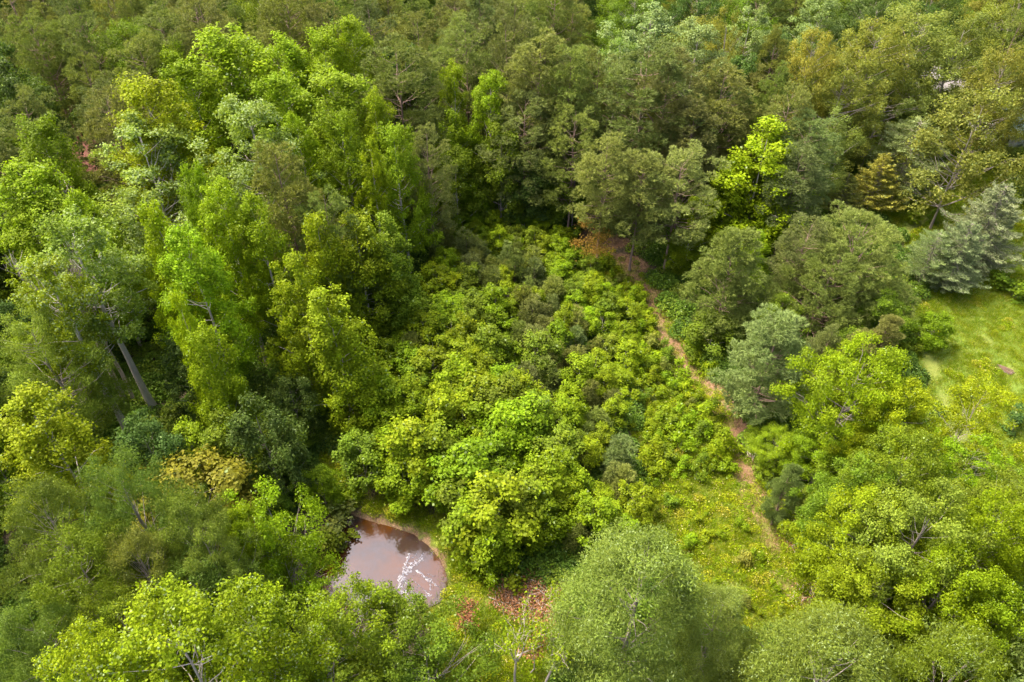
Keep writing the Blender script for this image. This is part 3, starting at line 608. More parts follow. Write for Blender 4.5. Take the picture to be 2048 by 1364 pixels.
# ------------------------------------------------------------------ fill the rest of the wood by region
GLIMPSE = [(150, 322), (1915, 168)]
KEEP = [(a, b, at(a, b, 4)[1] + 1) for a, b in GLIMPSE] + [(1240, 400, 115), (1500, 420, 82), (1560, 440, 82), (235, 800, at(262, 877)[1] + 4.5), (205, 740, at(262, 877)[1] + 4.5), (285, 760, at(308, 817)[1] + 4.5), (260, 700, at(308, 817)[1] + 4.5), (222, 780, at(262, 877)[1] + 4.5), (247, 842, at(262, 877)[1] + 4.5), (190, 720, at(262, 877)[1] + 4.5), (298, 795, at(308, 817)[1] + 4.5), (272, 735, at(308, 817)[1] + 4.5), (245, 680, at(308, 817)[1] + 4.5), (50, 470, 62), (95, 520, 62), (80, 450, 62), (75, 500, at(75, 452, 24)[1]), (110, 560, at(75, 452, 24)[1]), (125, 530, at(125, 510, 21)[1]), (1873, 668, at(1873, 700)[1])]
HERO_KEEP = [(t_['px'], t_['py'], t_['y'], True) for t_ in TREES]
def covers_glimpse(x, y, h, r):
    for gx_, gy_, ky, loose in [(*k_, False) for k_ in KEEP] + HERO_KEEP:
        if y >= ky: continue
        a = proj(x, y, h); b = proj(x, y, h * (.5 if loose else .12)); dep = np.array((x, y, h * .7 - CAMH)) @ FW; w = r * FPX / dep
        xm = (a[0] + b[0]) / 2
        if abs(gx_ - xm) < w * (.55 if loose else 1.02) and a[1] - 8 < gy_ < b[1] + 8: return True
    return False
REG = [  # apex polygon in the photograph, species and tones, height range
 ('top', [(-260,-170),(1240,-170),(1230,60),(-260,60)], [('pine', 'olive', 6), ('pine', 'dull olive', 4), ('pine', 'khaki', 1), ('tulip', 'bright green', .8), ('oak', 'mid green', .8)], (20, 27), 6.2),
 ('topright', [(1240,-170),(2300,-170),(2300,120),(2000,120),(1240,60)], [('oak', 'mid green', 4), ('oak', 'dark green', 3), ('pine', 'olive', 2), ('pale', 'silvery', .8), ('oak', 'golden', 1)], (19, 25), 6.6),
 ('leftpines', [(-260,60),(380,60),(330,150),(210,200),(180,240),(-260,300)], [('pine', 'dull olive', 6), ('pine', 'olive', 3), ('under', 'dark green', 2), ('tulip', 'mid green', 1)], (19, 25), 5.4),
 ('lime', [(330,60),(720,60),(760,250),(840,420),(720,560),(640,620),(460,640),(300,620),(120,480),(-100,560),(-260,300),(180,240),(250,200)],
   [('tulip', 'lime', 4), ('tulip', 'bright green', 4), ('tulip', 'mid green', 1.5), ('pale', 'pale green', .25), ('pine', 'olive', .3)], (20, 25), 6.0),
 ('pines', [(720,60),(1240,60),(1500,60),(1700,120),(1720,260),(1640,470),(1560,500),(1400,440),(1250,420),(1180,300),(1000,260),(840,260),(760,250)],
   [('pine', 'olive', 6), ('pine', 'dull olive', 4), ('pine', 'grey green', 3), ('under', 'dark green', 1.6), ('edge', 'bright green', .8)], (17, 24), 4.8),
 ('golden', [(1700,120),(2300,120),(2300,230),(1900,220),(1720,220)], [('oak', 'khaki', 3), ('oak', 'olive', 3), ('oak', 'dark green', 2)], (14, 19), 5.6),
 ('dark', [(-260,560),(120,480),(300,620),(460,640),(640,620),(720,560),(700,700),(650,780),(470,830),(330,900),(180,920),(-260,920)],
   [('under', 'mid green', 4), ('under', 'dark green', 3), ('under', 'bright green', 2), ('edge', 'bright green', 2)], (9, 15), 3.7),
 ('edge', [(720,560),(840,420),(760,250),(860,290),(1180,330),(1240,440),(1100,385),(930,385),(850,430),(850,520),(790,600),(715,720)],
   [('under', 'dark green', 4), ('under', 'mid green', 4), ('under', 'bright green', 1.5)], (7, 11), 3.5),
 ('low', [(330,900),(470,830),(650,780),(715,700),(700,900),(640,1000),(560,990),(470,950),(300,930)], [('under', 'bright green', 4), ('under', 'mid green', 4), ('under', 'dark green', 1)], (5, 8), 3.1),
 ('trailedge', [(1240,440),(1400,440),(1440,560),(1420,640),(1380,700),(1350,640),(1300,560)], [('under', 'mid green', 4), ('under', 'bright green', 2), ('fullpine', 'grey green', 1)], (4, 8), 2.9),
 ('trailside', [(1400,700),(1470,700),(1510,860),(1580,900),(1600,1000),(1600,1040),(1650,1150),(1690,1240),(1900,1240),(1700,1100),(1640,960),(1500,840)], [('under', 'mid green', 4), ('under', 'bright green', 3), ('fullpine', 'grey green', .7)], (2.5, 4.2), 2.8),
 ('midright', [(1560,480),(1700,440),(1830,640),(1800,700),(1660,760),(1560,620)], [('pine', 'olive', 2), ('fullpine', 'dull olive', 3), ('under', 'mid green', 2)], (8, 12), 4.3),
 ('lowright', [(1640,960),(1900,860),(2000,900),(2300,860),(2300,1500),(1500,1500),(1560,1300),(1750,1250)], [('maple', 'mid green', 4), ('maple', 'bright green', 4), ('maple', 'lime', 3)], (11, 15), 5.4),
 ('lowleft', [(-260,900),(180,920),(300,930),(440,1000),(520,1130),(560,1400),(-260,1500)], [('ash', 'blue green', 4), ('ash', 'mid green', 4)], (12, 17), 5.3),
]
WN = dict(top=4.4)
def clearing(x, y):
    return bool(inpoly(x, y, THICKET)) or bool(inpoly(x, y, LAWN)) or bool(inpoly(x, y, MEADOW)) or float(seg_dist(x, y, TRAIL)) < 3.4 or bool(inpoly(x, y, POND_GRASS)) or float(seg_dist(x, y, POND, True)) < 2.0
far_pts = []
def fill(name, poly, mix, hr, sp_):
    w = np.array([m[2] for m in mix]); w = w / w.sum(); cnt = 0
    P = [at(a, max(b, -330), hr[1])[:2] for a, b in poly]; xs = [p[0] for p in P]; ys = [p[1] for p in P]
    x0, x1, y0, y1 = min(xs) - 3, max(xs) + 3, min(ys) - 3, max(ys) + 3
    cells = [(i, j) for i in range(int((x1 - x0) / sp_) + 1) for j in range(int((y1 - y0) / sp_) + 1)]; random.shuffle(cells)
    for i, j in cells:
        x = x0 + (i + .5 + .5 * (j % 2)) * sp_ + random.uniform(-.33, .33) * sp_; y = y0 + (j + .5) * sp_ + random.uniform(-.33, .33) * sp_
        h = random.uniform(*hr); ap = proj(x, y, h)
        if ap[1] > 1440 or not inpoly(ap[0], ap[1], poly) or clearing(x, y): continue
        k = rng.choice(len(mix), p=w); sp, tone, _ = mix[k]; r0 = SP[sp][0]['R'] * h / SP[sp][0]['H']; r = min(max(r0 * random.uniform(.9, 1.15), sp_ * .55), sp_ * .85)
        ok = True
        for tt in TREES:
            d = math.hypot(tt['x'] - x, tt['y'] - y)
            if d < (.68 * (tt['r'] + r) if tt['label'] else .62 * sp_): ok = False; break
        if not ok or covers_glimpse(x, y, h, r): continue
        if ap[0] < -70 or ap[0] > 2120 or ap[1] < -75: far_pts.append((x, y, sp, h)); continue
        tree(sp, x, y, h, r, tone); cnt += 1
    print('fill', name, cnt)
for r_ in REG: fill(*r_)

# ------------------------------------------------------------------ the young thicket in the clearing
YP = [[(930,480),(1080,490),(1085,560),(1150,600),(1090,640),(960,600),(930,540)], [(1010,640),(1120,600),(1200,640),(1200,790),(1060,800),(1000,720)],
      [(770,640),(850,640),(850,720),(770,720)], [(940,660),(1010,660),(1010,740),(940,740)], [(1150,820),(1240,800),(1290,900),(1240,960),(1140,960)], [(1260,800),(1330,800),(1330,880),(1260,880)],
      [(1220,930),(1280,930),(1280,1030),(1220,1030)]]
THK = [(850,440),(930,395),(1060,395),(1170,480),(1230,560),(1290,640),(1240,780),(1240,900),(1290,980),(1260,1060),(1170,1100),(1120,1090),(980,1080),(880,1000),(730,960),(700,880),(730,730),(800,620),(860,530)]
P = [at(a, b, 3)[:2] for a, b in THK]; xs = [p[0] for p in P]; ys = [p[1] for p in P]; n_s = n_y = 0; PILE = at(1090, 1190); S_ = 2.35
cells = [(i, j) for i in range(int((max(xs) - min(xs)) / S_) + 2) for j in range(int((max(ys) - min(ys)) / S_) + 2)]; random.shuffle(cells)
for i, j in cells:
    x = min(xs) + (i + .5 * (j % 2)) * S_ + random.uniform(-.4, .4) * S_; y = min(ys) + j * S_ + random.uniform(-.4, .4) * S_
    q = proj(x, y, 3)
    if float(seg_dist(x, y, TRAIL)) < 1.9 or float(seg_dist(x, y, POND, True)) < 3.2 or bool(inpoly(x, y, POND)): continue
    # crowns grow taller towards the pond side
    f = np.clip((q[1] - 420) / 520, 0, 1) * np.clip((1340 - q[0]) / 330, .25, 1); h = (3.3 + 3.8 * f) * random.uniform(.72, 1.28)
    ap = proj(x, y, h)
    if not inpoly(ap[0], ap[1], THK): continue
    if math.hypot(x - PILE[0], (y - PILE[1]) * 1.3) < 5.4: continue
    yp = any(inpoly(q[0], q[1], pp) for pp in YP)
    if (yp and random.random() < .62) or (not yp and random.random() < .05):
        hh = random.uniform(3.2, 5.6); tree('ypine', x, y, hh, hh * .29 * random.uniform(.9, 1.2), random.choice(['olive', 'olive', 'dull olive', 'grey green'])); n_y += 1
    else:
        tone = rng.choice(['bright green', 'mid green', 'lime', 'yellow lime'], p=[.6, .24, .15, .01]); tree('sap', x, y, h, max(1.5, h * .34) * random.uniform(.9, 1.3), str(tone)); n_s += 1
print('saplings', n_s, 'young pines', n_y)
# single shrubs over the meadow and along the trail, pond and lawn
n_b = 0
for k in range(4000):
    if n_b >= 200: break
    px = random.uniform(1160, 1660); py = random.uniform(470, 1260); x, y = at(px, py)[:2]
    if not bool(inpoly(x, y, MEADOW)): continue
    d = float(seg_dist(x, y, TRAIL))
    if d < 1.5 or (py > 880 and random.random() < .6) or (py > 960 and 1320 < px and random.random() < .88): continue
    if any(math.hypot(tt['x'] - x, tt['y'] - y) < .95 for tt in TREES[-n_b - 400:]): continue
    r = random.uniform(.6, 1.5) if py < 950 else random.uniform(.45, 1.0); tree('shrub', x, y, r * random.uniform(1.1, 1.7), r, random.choice(['bright green', 'lime', 'mid green', 'bright green', 'bright green', 'khaki' if random.random() < .3 else 'lime']), cat='shrub'); n_b += 1
print('shrubs', n_b)
for px, py, w, h, tone, lab in [(675,1030,90,2.6,'olive','rounded olive shrub overhanging the left end of the pond'), (655,1065,80,2.2,'mid green','green shrub touching the left tip of the pond'),
        (690,985,60,1.4,'bright green','low shrub on the bank behind the pond'), (2040,560,80,2.5,'mid green','shrub at the right edge below the blue grey spruces'),
        (2045,830,60,2.4,'dark green','dark round shrub low on the right edge of the lawn'), (1610,1000,60,2,'olive','olive shrub at the foot of the trail'),
        (1830,690,40,1.3,'mid green','low shrub tucked under the yellow crown at the lawn edge')]:
    hero('shrub', px, py, w, h, tone, lab, cat='shrub')

# ------------------------------------------------------------------ dead trees, brush pile, pale stems
def branch_tree(T, p, d, ln, r, depth, rs, spread=.6, up=.15, sides=5):
    n = 4; pts = [p]; dd = d.copy()
    for i in range(n): dd = dd + rs.normal(size=3) * .12 + np.array((0, 0, up * .2)); dd /= np.linalg.norm(dd); pts.append(pts[-1] + dd * ln / n)
    T.tube(pts, [r * (1 - .5 * i / n) for i in range(n + 1)], sides if depth > 1 else 3)
    if depth <= 0: return
    for k in range(rs.integers(2, 4)):
        nd = dd + rs.normal(size=3) * spread; nd[2] += up; nd /= np.linalg.norm(nd); j = rs.integers(2, n + 1)
        branch_tree(T, pts[j], nd, ln * rs.uniform(.55, .8), r * .58, depth - 1, rs, spread, up, sides)
def dead_tree(px, py, h, label, seed, lean=(0, 0), mat=M_dead, depth=4, spread=.45, r=.14, name='dead_tree', leaves=0, leafmat=None, apex=False):
    rs = np.random.default_rng(seed); x, y = at(px, py, h if apex else 0)[:2]; e = bpy.data.objects.new(name, None); link(e); e.location = (x, y, float(terr(x, y)) - .1)
    e['label'] = label; e['category'] = 'dead tree' if name == 'dead_tree' else 'tree'
    T = Tubes(); top = np.array((lean[0], lean[1], h * .5)); T.tube([(0, 0, 0), top * .5 + rs.normal(size=3) * .1, top], [r, r * .85, r * .7], 8)
    link(bpy.data.objects.new('trunk', T.mesh('dead_trunk', mat)), e)
    B = Tubes()
    for k in range(5):
        d = top / np.linalg.norm(top) + rs.normal(size=3) * spread * .8; d /= np.linalg.norm(d); branch_tree(B, top * rs.uniform(.75, 1), d, h * (.2 if apex else .24), r * .62, depth, rs, spread, .8 if apex else .35)
    link(bpy.data.objects.new('branches', B.mesh('dead_limbs', mat)), e)
    if leaves:
        V = np.concatenate(B.V); c = V[rs.integers(0, len(V), leaves)]; c = c[c[:, 2] > h * .3] ; c = c + rs.normal(size=c.shape) * .22
        vv, ff = leaf_quads(c, rs.normal(size=c.shape) + np.array((0, 0, .8)), .2, .13, rs)
        o = link(bpy.data.objects.new('crown', npmesh('sparse_leaves', vv, ff, leafmat or M_leaf, np.column_stack([rs.random(len(c)), rs.random(len(c)), np.zeros(len(c)), np.ones(len(c))]))), e); o.color = (*COL['bright green'], 1)
    return e
dead_tree(75, 452, 24, 'bare pale snag with upswept twigs at the left edge', 5, lean=(.2, .3), depth=4, spread=.36, r=.3, apex=True)
dead_tree(125, 510, 21, 'thin bare snag beside the silvery crowned tall tree', 6, lean=(-.4, .3), depth=3, spread=.3, r=.22, apex=True)
dead_tree(1115, 1290, 7, 'thin pale stemmed young tree with few leaves in front of the brush pile', 8, lean=(.4, .6), leaves=900, name='sparse_tree', r=.07, depth=3, spread=.6)
dead_tree(1030, 1380, 10, 'straight thin stemmed tree with few leaves at the bottom centre', 9, lean=(.1, .5), leaves=1500, name='sparse_tree', r=.11, depth=3, spread=.6)
dead_tree(1080, 1390, 9, 'leaning pale forked stem at the bottom, right of the straight one', 10, lean=(1.2, .9), leaves=700, name='sparse_tree', r=.12, depth=3, spread=.6)
dead_tree(930, 1270, 4.5, 'crooked bare stem with rust brown leaves, left of the brush pile', 12, lean=(.1, .3), leaves=900, leafmat=M_brownleaf, r=.05, depth=3, spread=.7)
dead_tree(1060, 1345, 5, 'low bare stem with rust brown leaves nearest the bottom edge', 13, lean=(.3, .2), leaves=900, leafmat=M_brownleaf, r=.05, depth=3, spread=.7)
# two long bare trunks in the shade of the left wood (poplars whose crowns stand high above)
for (bx, by), (tx, ty), h, w, lab in [((262, 877), (172, 690), 24, 120, 'poplar with the left of two long bare trunks'), ((308, 817), (236, 655), 0, 0, '')]:
    if h:
        x, y = at(bx, by)[:2]; tree('pole', x, y, h, 3.2, 'bright green', lab, var=1)

def brush_pile(px, py, rx, ry, label, seed, n=380, nl=12000):
    rs = np.random.default_rng(seed); x, y = at(px, py)[:2]; e = bpy.data.objects.new('brush_pile', None); link(e); e.location = (x, y, float(terr(x, y)))
    e['label'] = label; e['category'] = 'brush pile'
    T = Tubes(); pp = []
    for k in range(n):
        a = rs.uniform(0, 6.28); q = math.sqrt(rs.random()); c = np.array((q * rx * math.cos(a), q * ry * math.sin(a), rs.uniform(.05, 1.1) * (1.1 - q * .8)))
        d = rdir(1, rs)[0] * np.array((1, 1, .35)); ln = rs.uniform(.6, 2.2); r = rs.uniform(.012, .04)
        pts = [c - d * ln * .5, c + rs.normal(size=3) * .08, c + d * ln * .5]; T.tube(pts, [r, r * .8, r * .3], 4); pp.append(c)
    link(bpy.data.objects.new('branches', T.mesh('pile_branches', M_dead)), e)
    if nl:
        pp = np.array(pp); c = pp[rs.integers(0, len(pp), nl)] + rs.normal(size=(nl, 3)) * np.array((.45, .45, .2)); c[:, 2] = np.abs(c[:, 2]) + .04
        vv, ff = leaf_quads(c, rs.normal(size=c.shape) + np.array((0, 0, .9)), .17 * rs.uniform(.6, 1.2, nl), .1, rs)
        link(bpy.data.objects.new('dead_leaves', npmesh('pile_leaves', vv, ff, M_brownleaf, np.column_stack([rs.random(nl), rs.random(nl), rs.random(nl) < .05, np.ones(nl)]))), e)
    return e
brush_pile(1088, 1192, 4.4, 2.5, 'rust brown pile of cut brush between the thicket and the huge willow', 21)
brush_pile(1030, 1180, 1.5, 1.2, 'small brown heap of cut brush left of the main pile', 22, 90, 3000)
brush_pile(1510, 895, 1.2, 1.6, 'heap of grey bare branches beside the middle of the trail', 23, 110, 0)
brush_pile(1625, 1195, 1.6, 1.0, 'dark heap of branches at the foot of the trail', 24, 90, 900)
brush_pile(1590, 1080, 1.0, 1.5, 'small reddish heap of twigs under the maple by the trail', 25, 60, 900)

# weathered boards lying on the lawn
M_board = plain('weathered_board', (.07, .055, .045), (.14, .12, .11), .85, 6); M_redb = plain('red_board', (.08, .04, .028), (.10, .06, .045), .85, 6)
bx, by = at(2008, 744)[:2]; e = link(bpy.data.objects.new('board_stack', None)); e.location = (bx, by, float(terr(bx, by))); e.rotation_euler = (0, 0, R(-48)); e['label'] = 'stack of weathered reddish boards lying on the lawn'; e['category'] = 'boards'
bv = np.array([(a, b, c) for a in (-.5, .5) for b in (-.5, .5) for c in (-.5, .5)]); bf = [(0, 1, 3, 2), (4, 6, 7, 5), (0, 4, 5, 1), (2, 3, 7, 6), (0, 2, 6, 4), (1, 5, 7, 3)]
for mi, mt_ in enumerate((M_board, M_redb)):
    me = npmesh('board', bv, bf, mt_)
    for k in range(4):
        o = link(bpy.data.objects.new('board', me), e); o.scale = (1.3 + .3 * (k % 3), .14, .04); o.location = (random.uniform(-.2, .2), (k - 1.5) * .21 + mi * .08, .06 + mi * .07 + .012 * k); o.rotation_euler = (random.uniform(-.03, .03), random.uniform(-.03, .03), random.uniform(-.12, .12))

# ------------------------------------------------------------------ houses glimpsed between the crowns
M_roofred = plain('red_shingle', (.22, .085, .06), (.32, .14, .10), .85, 3); M_roofteal = plain('teal_roof', (.20, .30, .30), (.28, .40, .39), .6, 2); M_roofgrey = plain('grey_shingle', (.20, .19, .2), (.3, .28, .29), .85, 3)
M_white = plain('white_siding', (.78, .76, .75), (.68, .66, .66), .6, 1); M_brick = plain('brick_wall', (.30, .14, .10), (.38, .2, .15), .85, 5); M_trim = plain('white_trim', (.8, .8, .8), (.75, .75, .75), .5)
gm_, t, out = new_mat('window_glass'); p = N(t, 'ShaderNodeBsdfPrincipled'); p.inputs['Base Color'].default_value = (.03, .04, .05, 1); p.inputs['Roughness'].default_value = .05; t.links.new(p.outputs[0], out.inputs[0]); M_glass = gm_
def boxm(name, parent, mat, x0, x1, y0, y1, z0, z1):
    V = [(x, y, z) for x in (x0, x1) for y in (y0, y1) for z in (z0, z1)]; return link(bpy.data.objects.new(name, npmesh(name, V, bf, mat)), parent)
def house(px, py, rot, w, d, hw, hr, wall, roof, label):
    x, y = at(px, py, hw)[:2]; e = link(bpy.data.objects.new('house', None)); e.location = (x, y, float(terr(x, y)) - .1); e.rotation_euler = (0, 0, R(rot)); e['label'] = label; e['category'] = 'house'
    V = [(-w/2,-d/2,0),(w/2,-d/2,0),(w/2,d/2,0),(-w/2,d/2,0),(-w/2,-d/2,hw),(w/2,-d/2,hw),(w/2,d/2,hw),(-w/2,d/2,hw),(-w/2,0,hw+hr),(w/2,0,hw+hr)]
    me = bpy.data.meshes.new('wall'); me.from_pydata(V, [], [(0,1,5,4),(1,2,6,9,5),(2,3,7,6),(3,0,4,8,7)]); me.materials.append(wall); link(bpy.data.objects.new('wall', me), e)
    o = .5; s = hr / (d / 2); V = []
    for sy in (-1, 1):
        for (yy, zz) in ((sy * (d/2+o), hw - s*o + .03), (0, hw + hr + .03)):
            for xx in (-w/2-o, w/2+o): V += [(xx, yy, zz), (xx, yy, zz + .18)]
    F_ = []
    for b in (0, 8): F_ += [(b,b+2,b+3,b+1),(b+4,b+5,b+7,b+6),(b,b+1,b+5,b+4),(b+2,b+6,b+7,b+3),(b,b+4,b+6,b+2),(b+1,b+3,b+7,b+5)]
    me = bpy.data.meshes.new('roof'); me.from_pydata(V, [], F_); me.materials.append(roof); rf = link(bpy.data.objects.new('roof', me), e)
    boxm('chimney', rf, M_brick, w*.2, w*.2+.7, .4, 1.1, hw + hr*.4, hw + hr + .8)
    for i in range(4):
        xx = -w/2 + w * (i + .5) / 4
        if i == 1:
            dd = boxm('door', e, M_trim, xx-.5, xx+.5, -d/2-.06, -d/2+.02, .3, 2.35); boxm('handle', dd, M_glass, xx+.36, xx+.42, -d/2-.12, -d/2-.06, 1.2, 1.35); continue
        wn = boxm('window', e, M_trim, xx-.6, xx+.6, -d/2-.05, -d/2+.02, 1.0, 2.3); boxm('pane', wn, M_glass, xx-.52, xx+.52, -d/2-.07, -d/2-.045, 1.08, 2.22)
house(155, 318, 20, 14, 9, 3.0, 2.4, M_brick, M_roofred, 'house with a red shingle roof glimpsed between crowns at left')
house(1915, 165, -15, 13, 9, 3.2, 2.2, M_white, M_roofgrey, 'white sided house glimpsed beneath the golden oaks')
house(2035, 245, 10, 12, 8, 2.8, 1.8, M_white, M_roofteal, 'pale house with a teal roof at the right edge behind the khaki oak')

# ------------------------------------------------------------------ stuff nobody could count: underbrush, grass, wood beyond
def scatter(name, pts, rots, scl, sources, label, cat, z_tilt=0):
    """geometry-nodes instances of visible-source meshes on a cloud of points"""
    me = bpy.data.meshes.new(name); n = len(pts); me.vertices.add(n); me.vertices.foreach_set('co', np.asarray(pts, np.float32).ravel())
    for an, val in (('rz', rots), ('sc', scl)): a = me.attributes.new(an, 'FLOAT', 'POINT'); a.data.foreach_set('value', np.asarray(val, np.float32))
    a = me.attributes.new('pick', 'INT', 'POINT'); a.data.foreach_set('value', rng.integers(0, len(sources), n).astype(np.int32))
    me.update(); o = link(bpy.data.objects.new(name, me)); o['kind'] = 'stuff'; o['label'] = label; o['category'] = cat
    g = bpy.data.node_groups.new(name, 'GeometryNodeTree'); g.interface.new_socket('Geometry', in_out='INPUT', socket_type='NodeSocketGeometry'); g.interface.new_socket('Geometry', in_out='OUTPUT', socket_type='NodeSocketGeometry')
    nn = g.nodes; gi = nn.new('NodeGroupInput'); go = nn.new('NodeGroupOutput'); jn = nn.new('GeometryNodeGeometryToInstance')
    ip = nn.new('GeometryNodeInstanceOnPoints'); g.links.new(gi.outputs[0], ip.inputs['Points'])
    for s in sources:
        oi = nn.new('GeometryNodeObjectInfo'); oi.inputs['Object'].default_value = s; oi.transform_space = 'ORIGINAL'; oi.inputs['As Instance'].default_value = True
        g.links.new(oi.outputs['Geometry'], jn.inputs[0])
    def named(nm, ty):
        a = nn.new('GeometryNodeInputNamedAttribute'); a.data_type = ty; a.inputs['Name'].default_value = nm; return a.outputs['Attribute']
    ip.inputs['Pick Instance'].default_value = True
    jo = nn.new('GeometryNodeJoinGeometry')
    nn.remove(jn)
    for nd in [k for k in nn if k.bl_idname == 'GeometryNodeObjectInfo']: g.links.new(nd.outputs['Geometry'], jo.inputs[0])
    g.links.new(jo.outputs[0], ip.inputs['Instance']); g.links.new(named('pick', 'INT'), ip.inputs['Instance Index'])
    cx = nn.new('ShaderNodeCombineXYZ'); g.links.new(named('rz', 'FLOAT'), cx.inputs[2]); g.links.new(cx.outputs[0], ip.inputs['Rotation']); g.links.new(named('sc', 'FLOAT'), ip.inputs['Scale'])
    g.links.new(ip.outputs[0], go.inputs[0]); md = o.modifiers.new('scatter', 'NODES'); md.node_group = g
    return o
def stuff_src(name, me, x, y, label, cat):
    """one real clump standing in the scene, which the scatter repeats"""
    o = link(bpy.data.objects.new(name, me)); o.location = (x, y, float(terr(x, y))); o['kind'] = 'stuff'; o['label'] = label; o['category'] = cat; return o
def tuft(name, seed, mat, n=60, h=.45, spread=.35, w=.035):
    rs = np.random.default_rng(seed); P = np.column_stack([rs.normal(size=(n, 2)) * spread, np.full(n, -.03)]); D = rs.normal(size=(n, 3)) * .45 + np.array((0, 0, 1))
    V, F_ = needles(P, D, h * rs.uniform(.5, 1.2, n), w, rs); return npmesh(name, V, F_, mat, np.column_stack([rs.random(n), rs.random(n) * .6, rs.random(n) < .06, np.ones(n)]))
def herb(name, seed, mat, n=150, h=.55, spread=.6, ls=.15):
    rs = np.random.default_rng(seed); a = rs.uniform(0, 6.28, n); q = np.sqrt(rs.random(n)); P = np.column_stack([q * np.cos(a) * spread, q * np.sin(a) * spread, h * (1 - .7 * q ** 2) * rs.uniform(.3, 1, n)])
    V, F_ = leaf_quads(P, rs.normal(size=(n, 3)) * .6 + np.array((0, 0, 1)), ls * rs.uniform(.6, 1.3, n), ls * .6, rs); return npmesh(name, V, F_, mat, np.column_stack([rs.random(n), rs.random(n), rs.random(n) < .03, np.ones(n)]))
def zpts(x, y): return np.column_stack([x, y, terr(x, y)])
# underbrush under the wood
n = 42000; x = rng.uniform(-120, 125, n); y = rng.uniform(8, 215, n)
tr_, mu_, gr_, la_ = masks(x, y); px_, py_ = proj_np(x, y, 0)
keep = (px_ > -150) & (px_ < 2200) & (py_ < 1560) & (tr_ < .2) & (mu_ < .05) & (gr_ < .45) & (seg_dist(x, y, POND, True) > 5); x, y = x[keep], y[keep]
ub = [stuff_src('underbrush', herb('underbrush_clump%d' % k, 500 + k, M_under, 420, 1.5, 1.25, .26), *at(860 + 60 * k, 470)[:2], 'leafy green underbrush covering the wood floor between the trunks', 'underbrush') for k in range(2)]
scatter('underbrush', zpts(x, y), rng.uniform(0, 6.28, len(x)), rng.uniform(.5, 1.3, len(x)), ub, 'leafy green underbrush covering the wood floor between the trunks', 'underbrush')
# grass on meadow, pond shore and lawn
n = 170000; x = rng.uniform(-30, 105, n); y = rng.uniform(8, 125, n); px_, py_ = proj_np(x, y, 0); k0 = (px_ > -80) & (px_ < 2150) & (py_ < 1460); x, y = x[k0], y[k0]
tr_, mu_, gr_, la_ = masks(x, y); pn = .5 + .5 * np.sin(x * .8 + 2 * np.sin(y * .31)) * np.sin(y * .7 + np.sin(x * .6)); r_ = rng.random(len(x))
keep = (gr_ > .3) & ((tr_ < .5) | (rng.random(len(x)) < np.where(y < 58, .3, .08))) & (mu_ < .92) & ((terr(x, y) > -.26) | (seg_dist(x, y, POND, True) > 4)) & (la_ < .5) & (r_ < .5 + .5 * pn); gxk, gyk = x[keep], y[keep]
inl = inpoly(gxk, gyk, LAWN)
gs = [stuff_src('grass', tuft('grass_tuft%d' % k, 520 + k, M_grass, 70, .42, .4), *at(1500 + 20 * k, 1100)[:2], 'yellow green grass of the clearing and the lawn', 'grass') for k in range(3)]
scatter('grass', zpts(gxk, gyk), rng.uniform(0, 6.28, len(gxk)), np.where(inl, .75, 1.0) * rng.uniform(.6, 1.3, len(gxk)), gs, 'yellow green grass of the clearing and the lawn', 'grass')
hk = (rng.random(len(gxk)) < .2) & (~inl | (pn[keep] > .75))
hs = [stuff_src('ground_cover', herb('cover_herb%d' % k, 540 + k, M_grass, 130, .5, .55, .13), *at(1400 + 20 * k, 950)[:2], 'low leafy weeds growing through the clearing grass', 'weeds') for k in range(2)]
scatter('ground_cover', zpts(gxk[hk], gyk[hk]), rng.uniform(0, 6.28, hk.sum()), rng.uniform(.5, 1.3, hk.sum()), hs, 'low leafy weeds growing through the clearing grass', 'weeds')
wk = (tr_ > .1) & (tr_ < 1.1) & (rng.random(len(x)) < .04 + .30 * (pn > .62) * (y < 62))
scatter('trail_weeds', zpts(x[wk], y[wk]), rng.uniform(0, 6.28, wk.sum()), rng.uniform(.4, 1.0, wk.sum()), hs, 'green weeds creeping over the edges of the dirt trail', 'weeds')
kd = (np.maximum(tr_, mu_) > .15) & (rng.random(len(x)) < .16) & ((terr(x, y) > -.22) | (seg_dist(x, y, POND, True) > 4)); ds = [stuff_src('dry_grass', tuft('dry_tuft', 560, M_dryg, 60, .3, .4, .03), *at(1330, 640)[:2], 'dry straw coloured grass strewn along the trail and pond bank', 'dry grass')]
scatter('dry_grass', zpts(x[kd], y[kd]), rng.uniform(0, 6.28, kd.sum()), rng.uniform(.5, 1.2, kd.sum()), ds, 'dry straw coloured grass strewn along the trail and pond bank', 'dry grass')
# the wood going on beyond the frame
n = 5200; x = rng.uniform(-420, 420, n); y = rng.uniform(-60, 620, n); px_, py_ = proj_np(x, y, 22)
pxb, pyb = proj_np(x, y, 8)
vis = (px_ > -80) & (px_ < 2130) & (pyb > -80) & (y > 0)
front = (np.hypot(x, y) < 24) | ((np.abs(x) < 26) & (y < 34) & (y > -30))
keep = (~vis | (y > 165)) & ~front & ~((px_ > 1950) & (py_ > 250) & (py_ < 900) & (x < 110)); keep &= (y > 8) | (np.hypot(x, y) > 34)
x, y = x[keep], y[keep]
def crown_of(sp):
    for tt in TREES:
        if tt['sp'] == sp: return [c for c in tt['e'].children if c.name.startswith('crown')][0]
srcs = [crown_of('pine'), crown_of('oak'), crown_of('tulip')]
scatter('woodland', zpts(x, y), rng.uniform(0, 6.28, len(x)), rng.uniform(.85, 1.15, len(x)), srcs, 'mixed woodland going on beyond the far trees', 'woodland').color = (.085, .13, .03, 1)

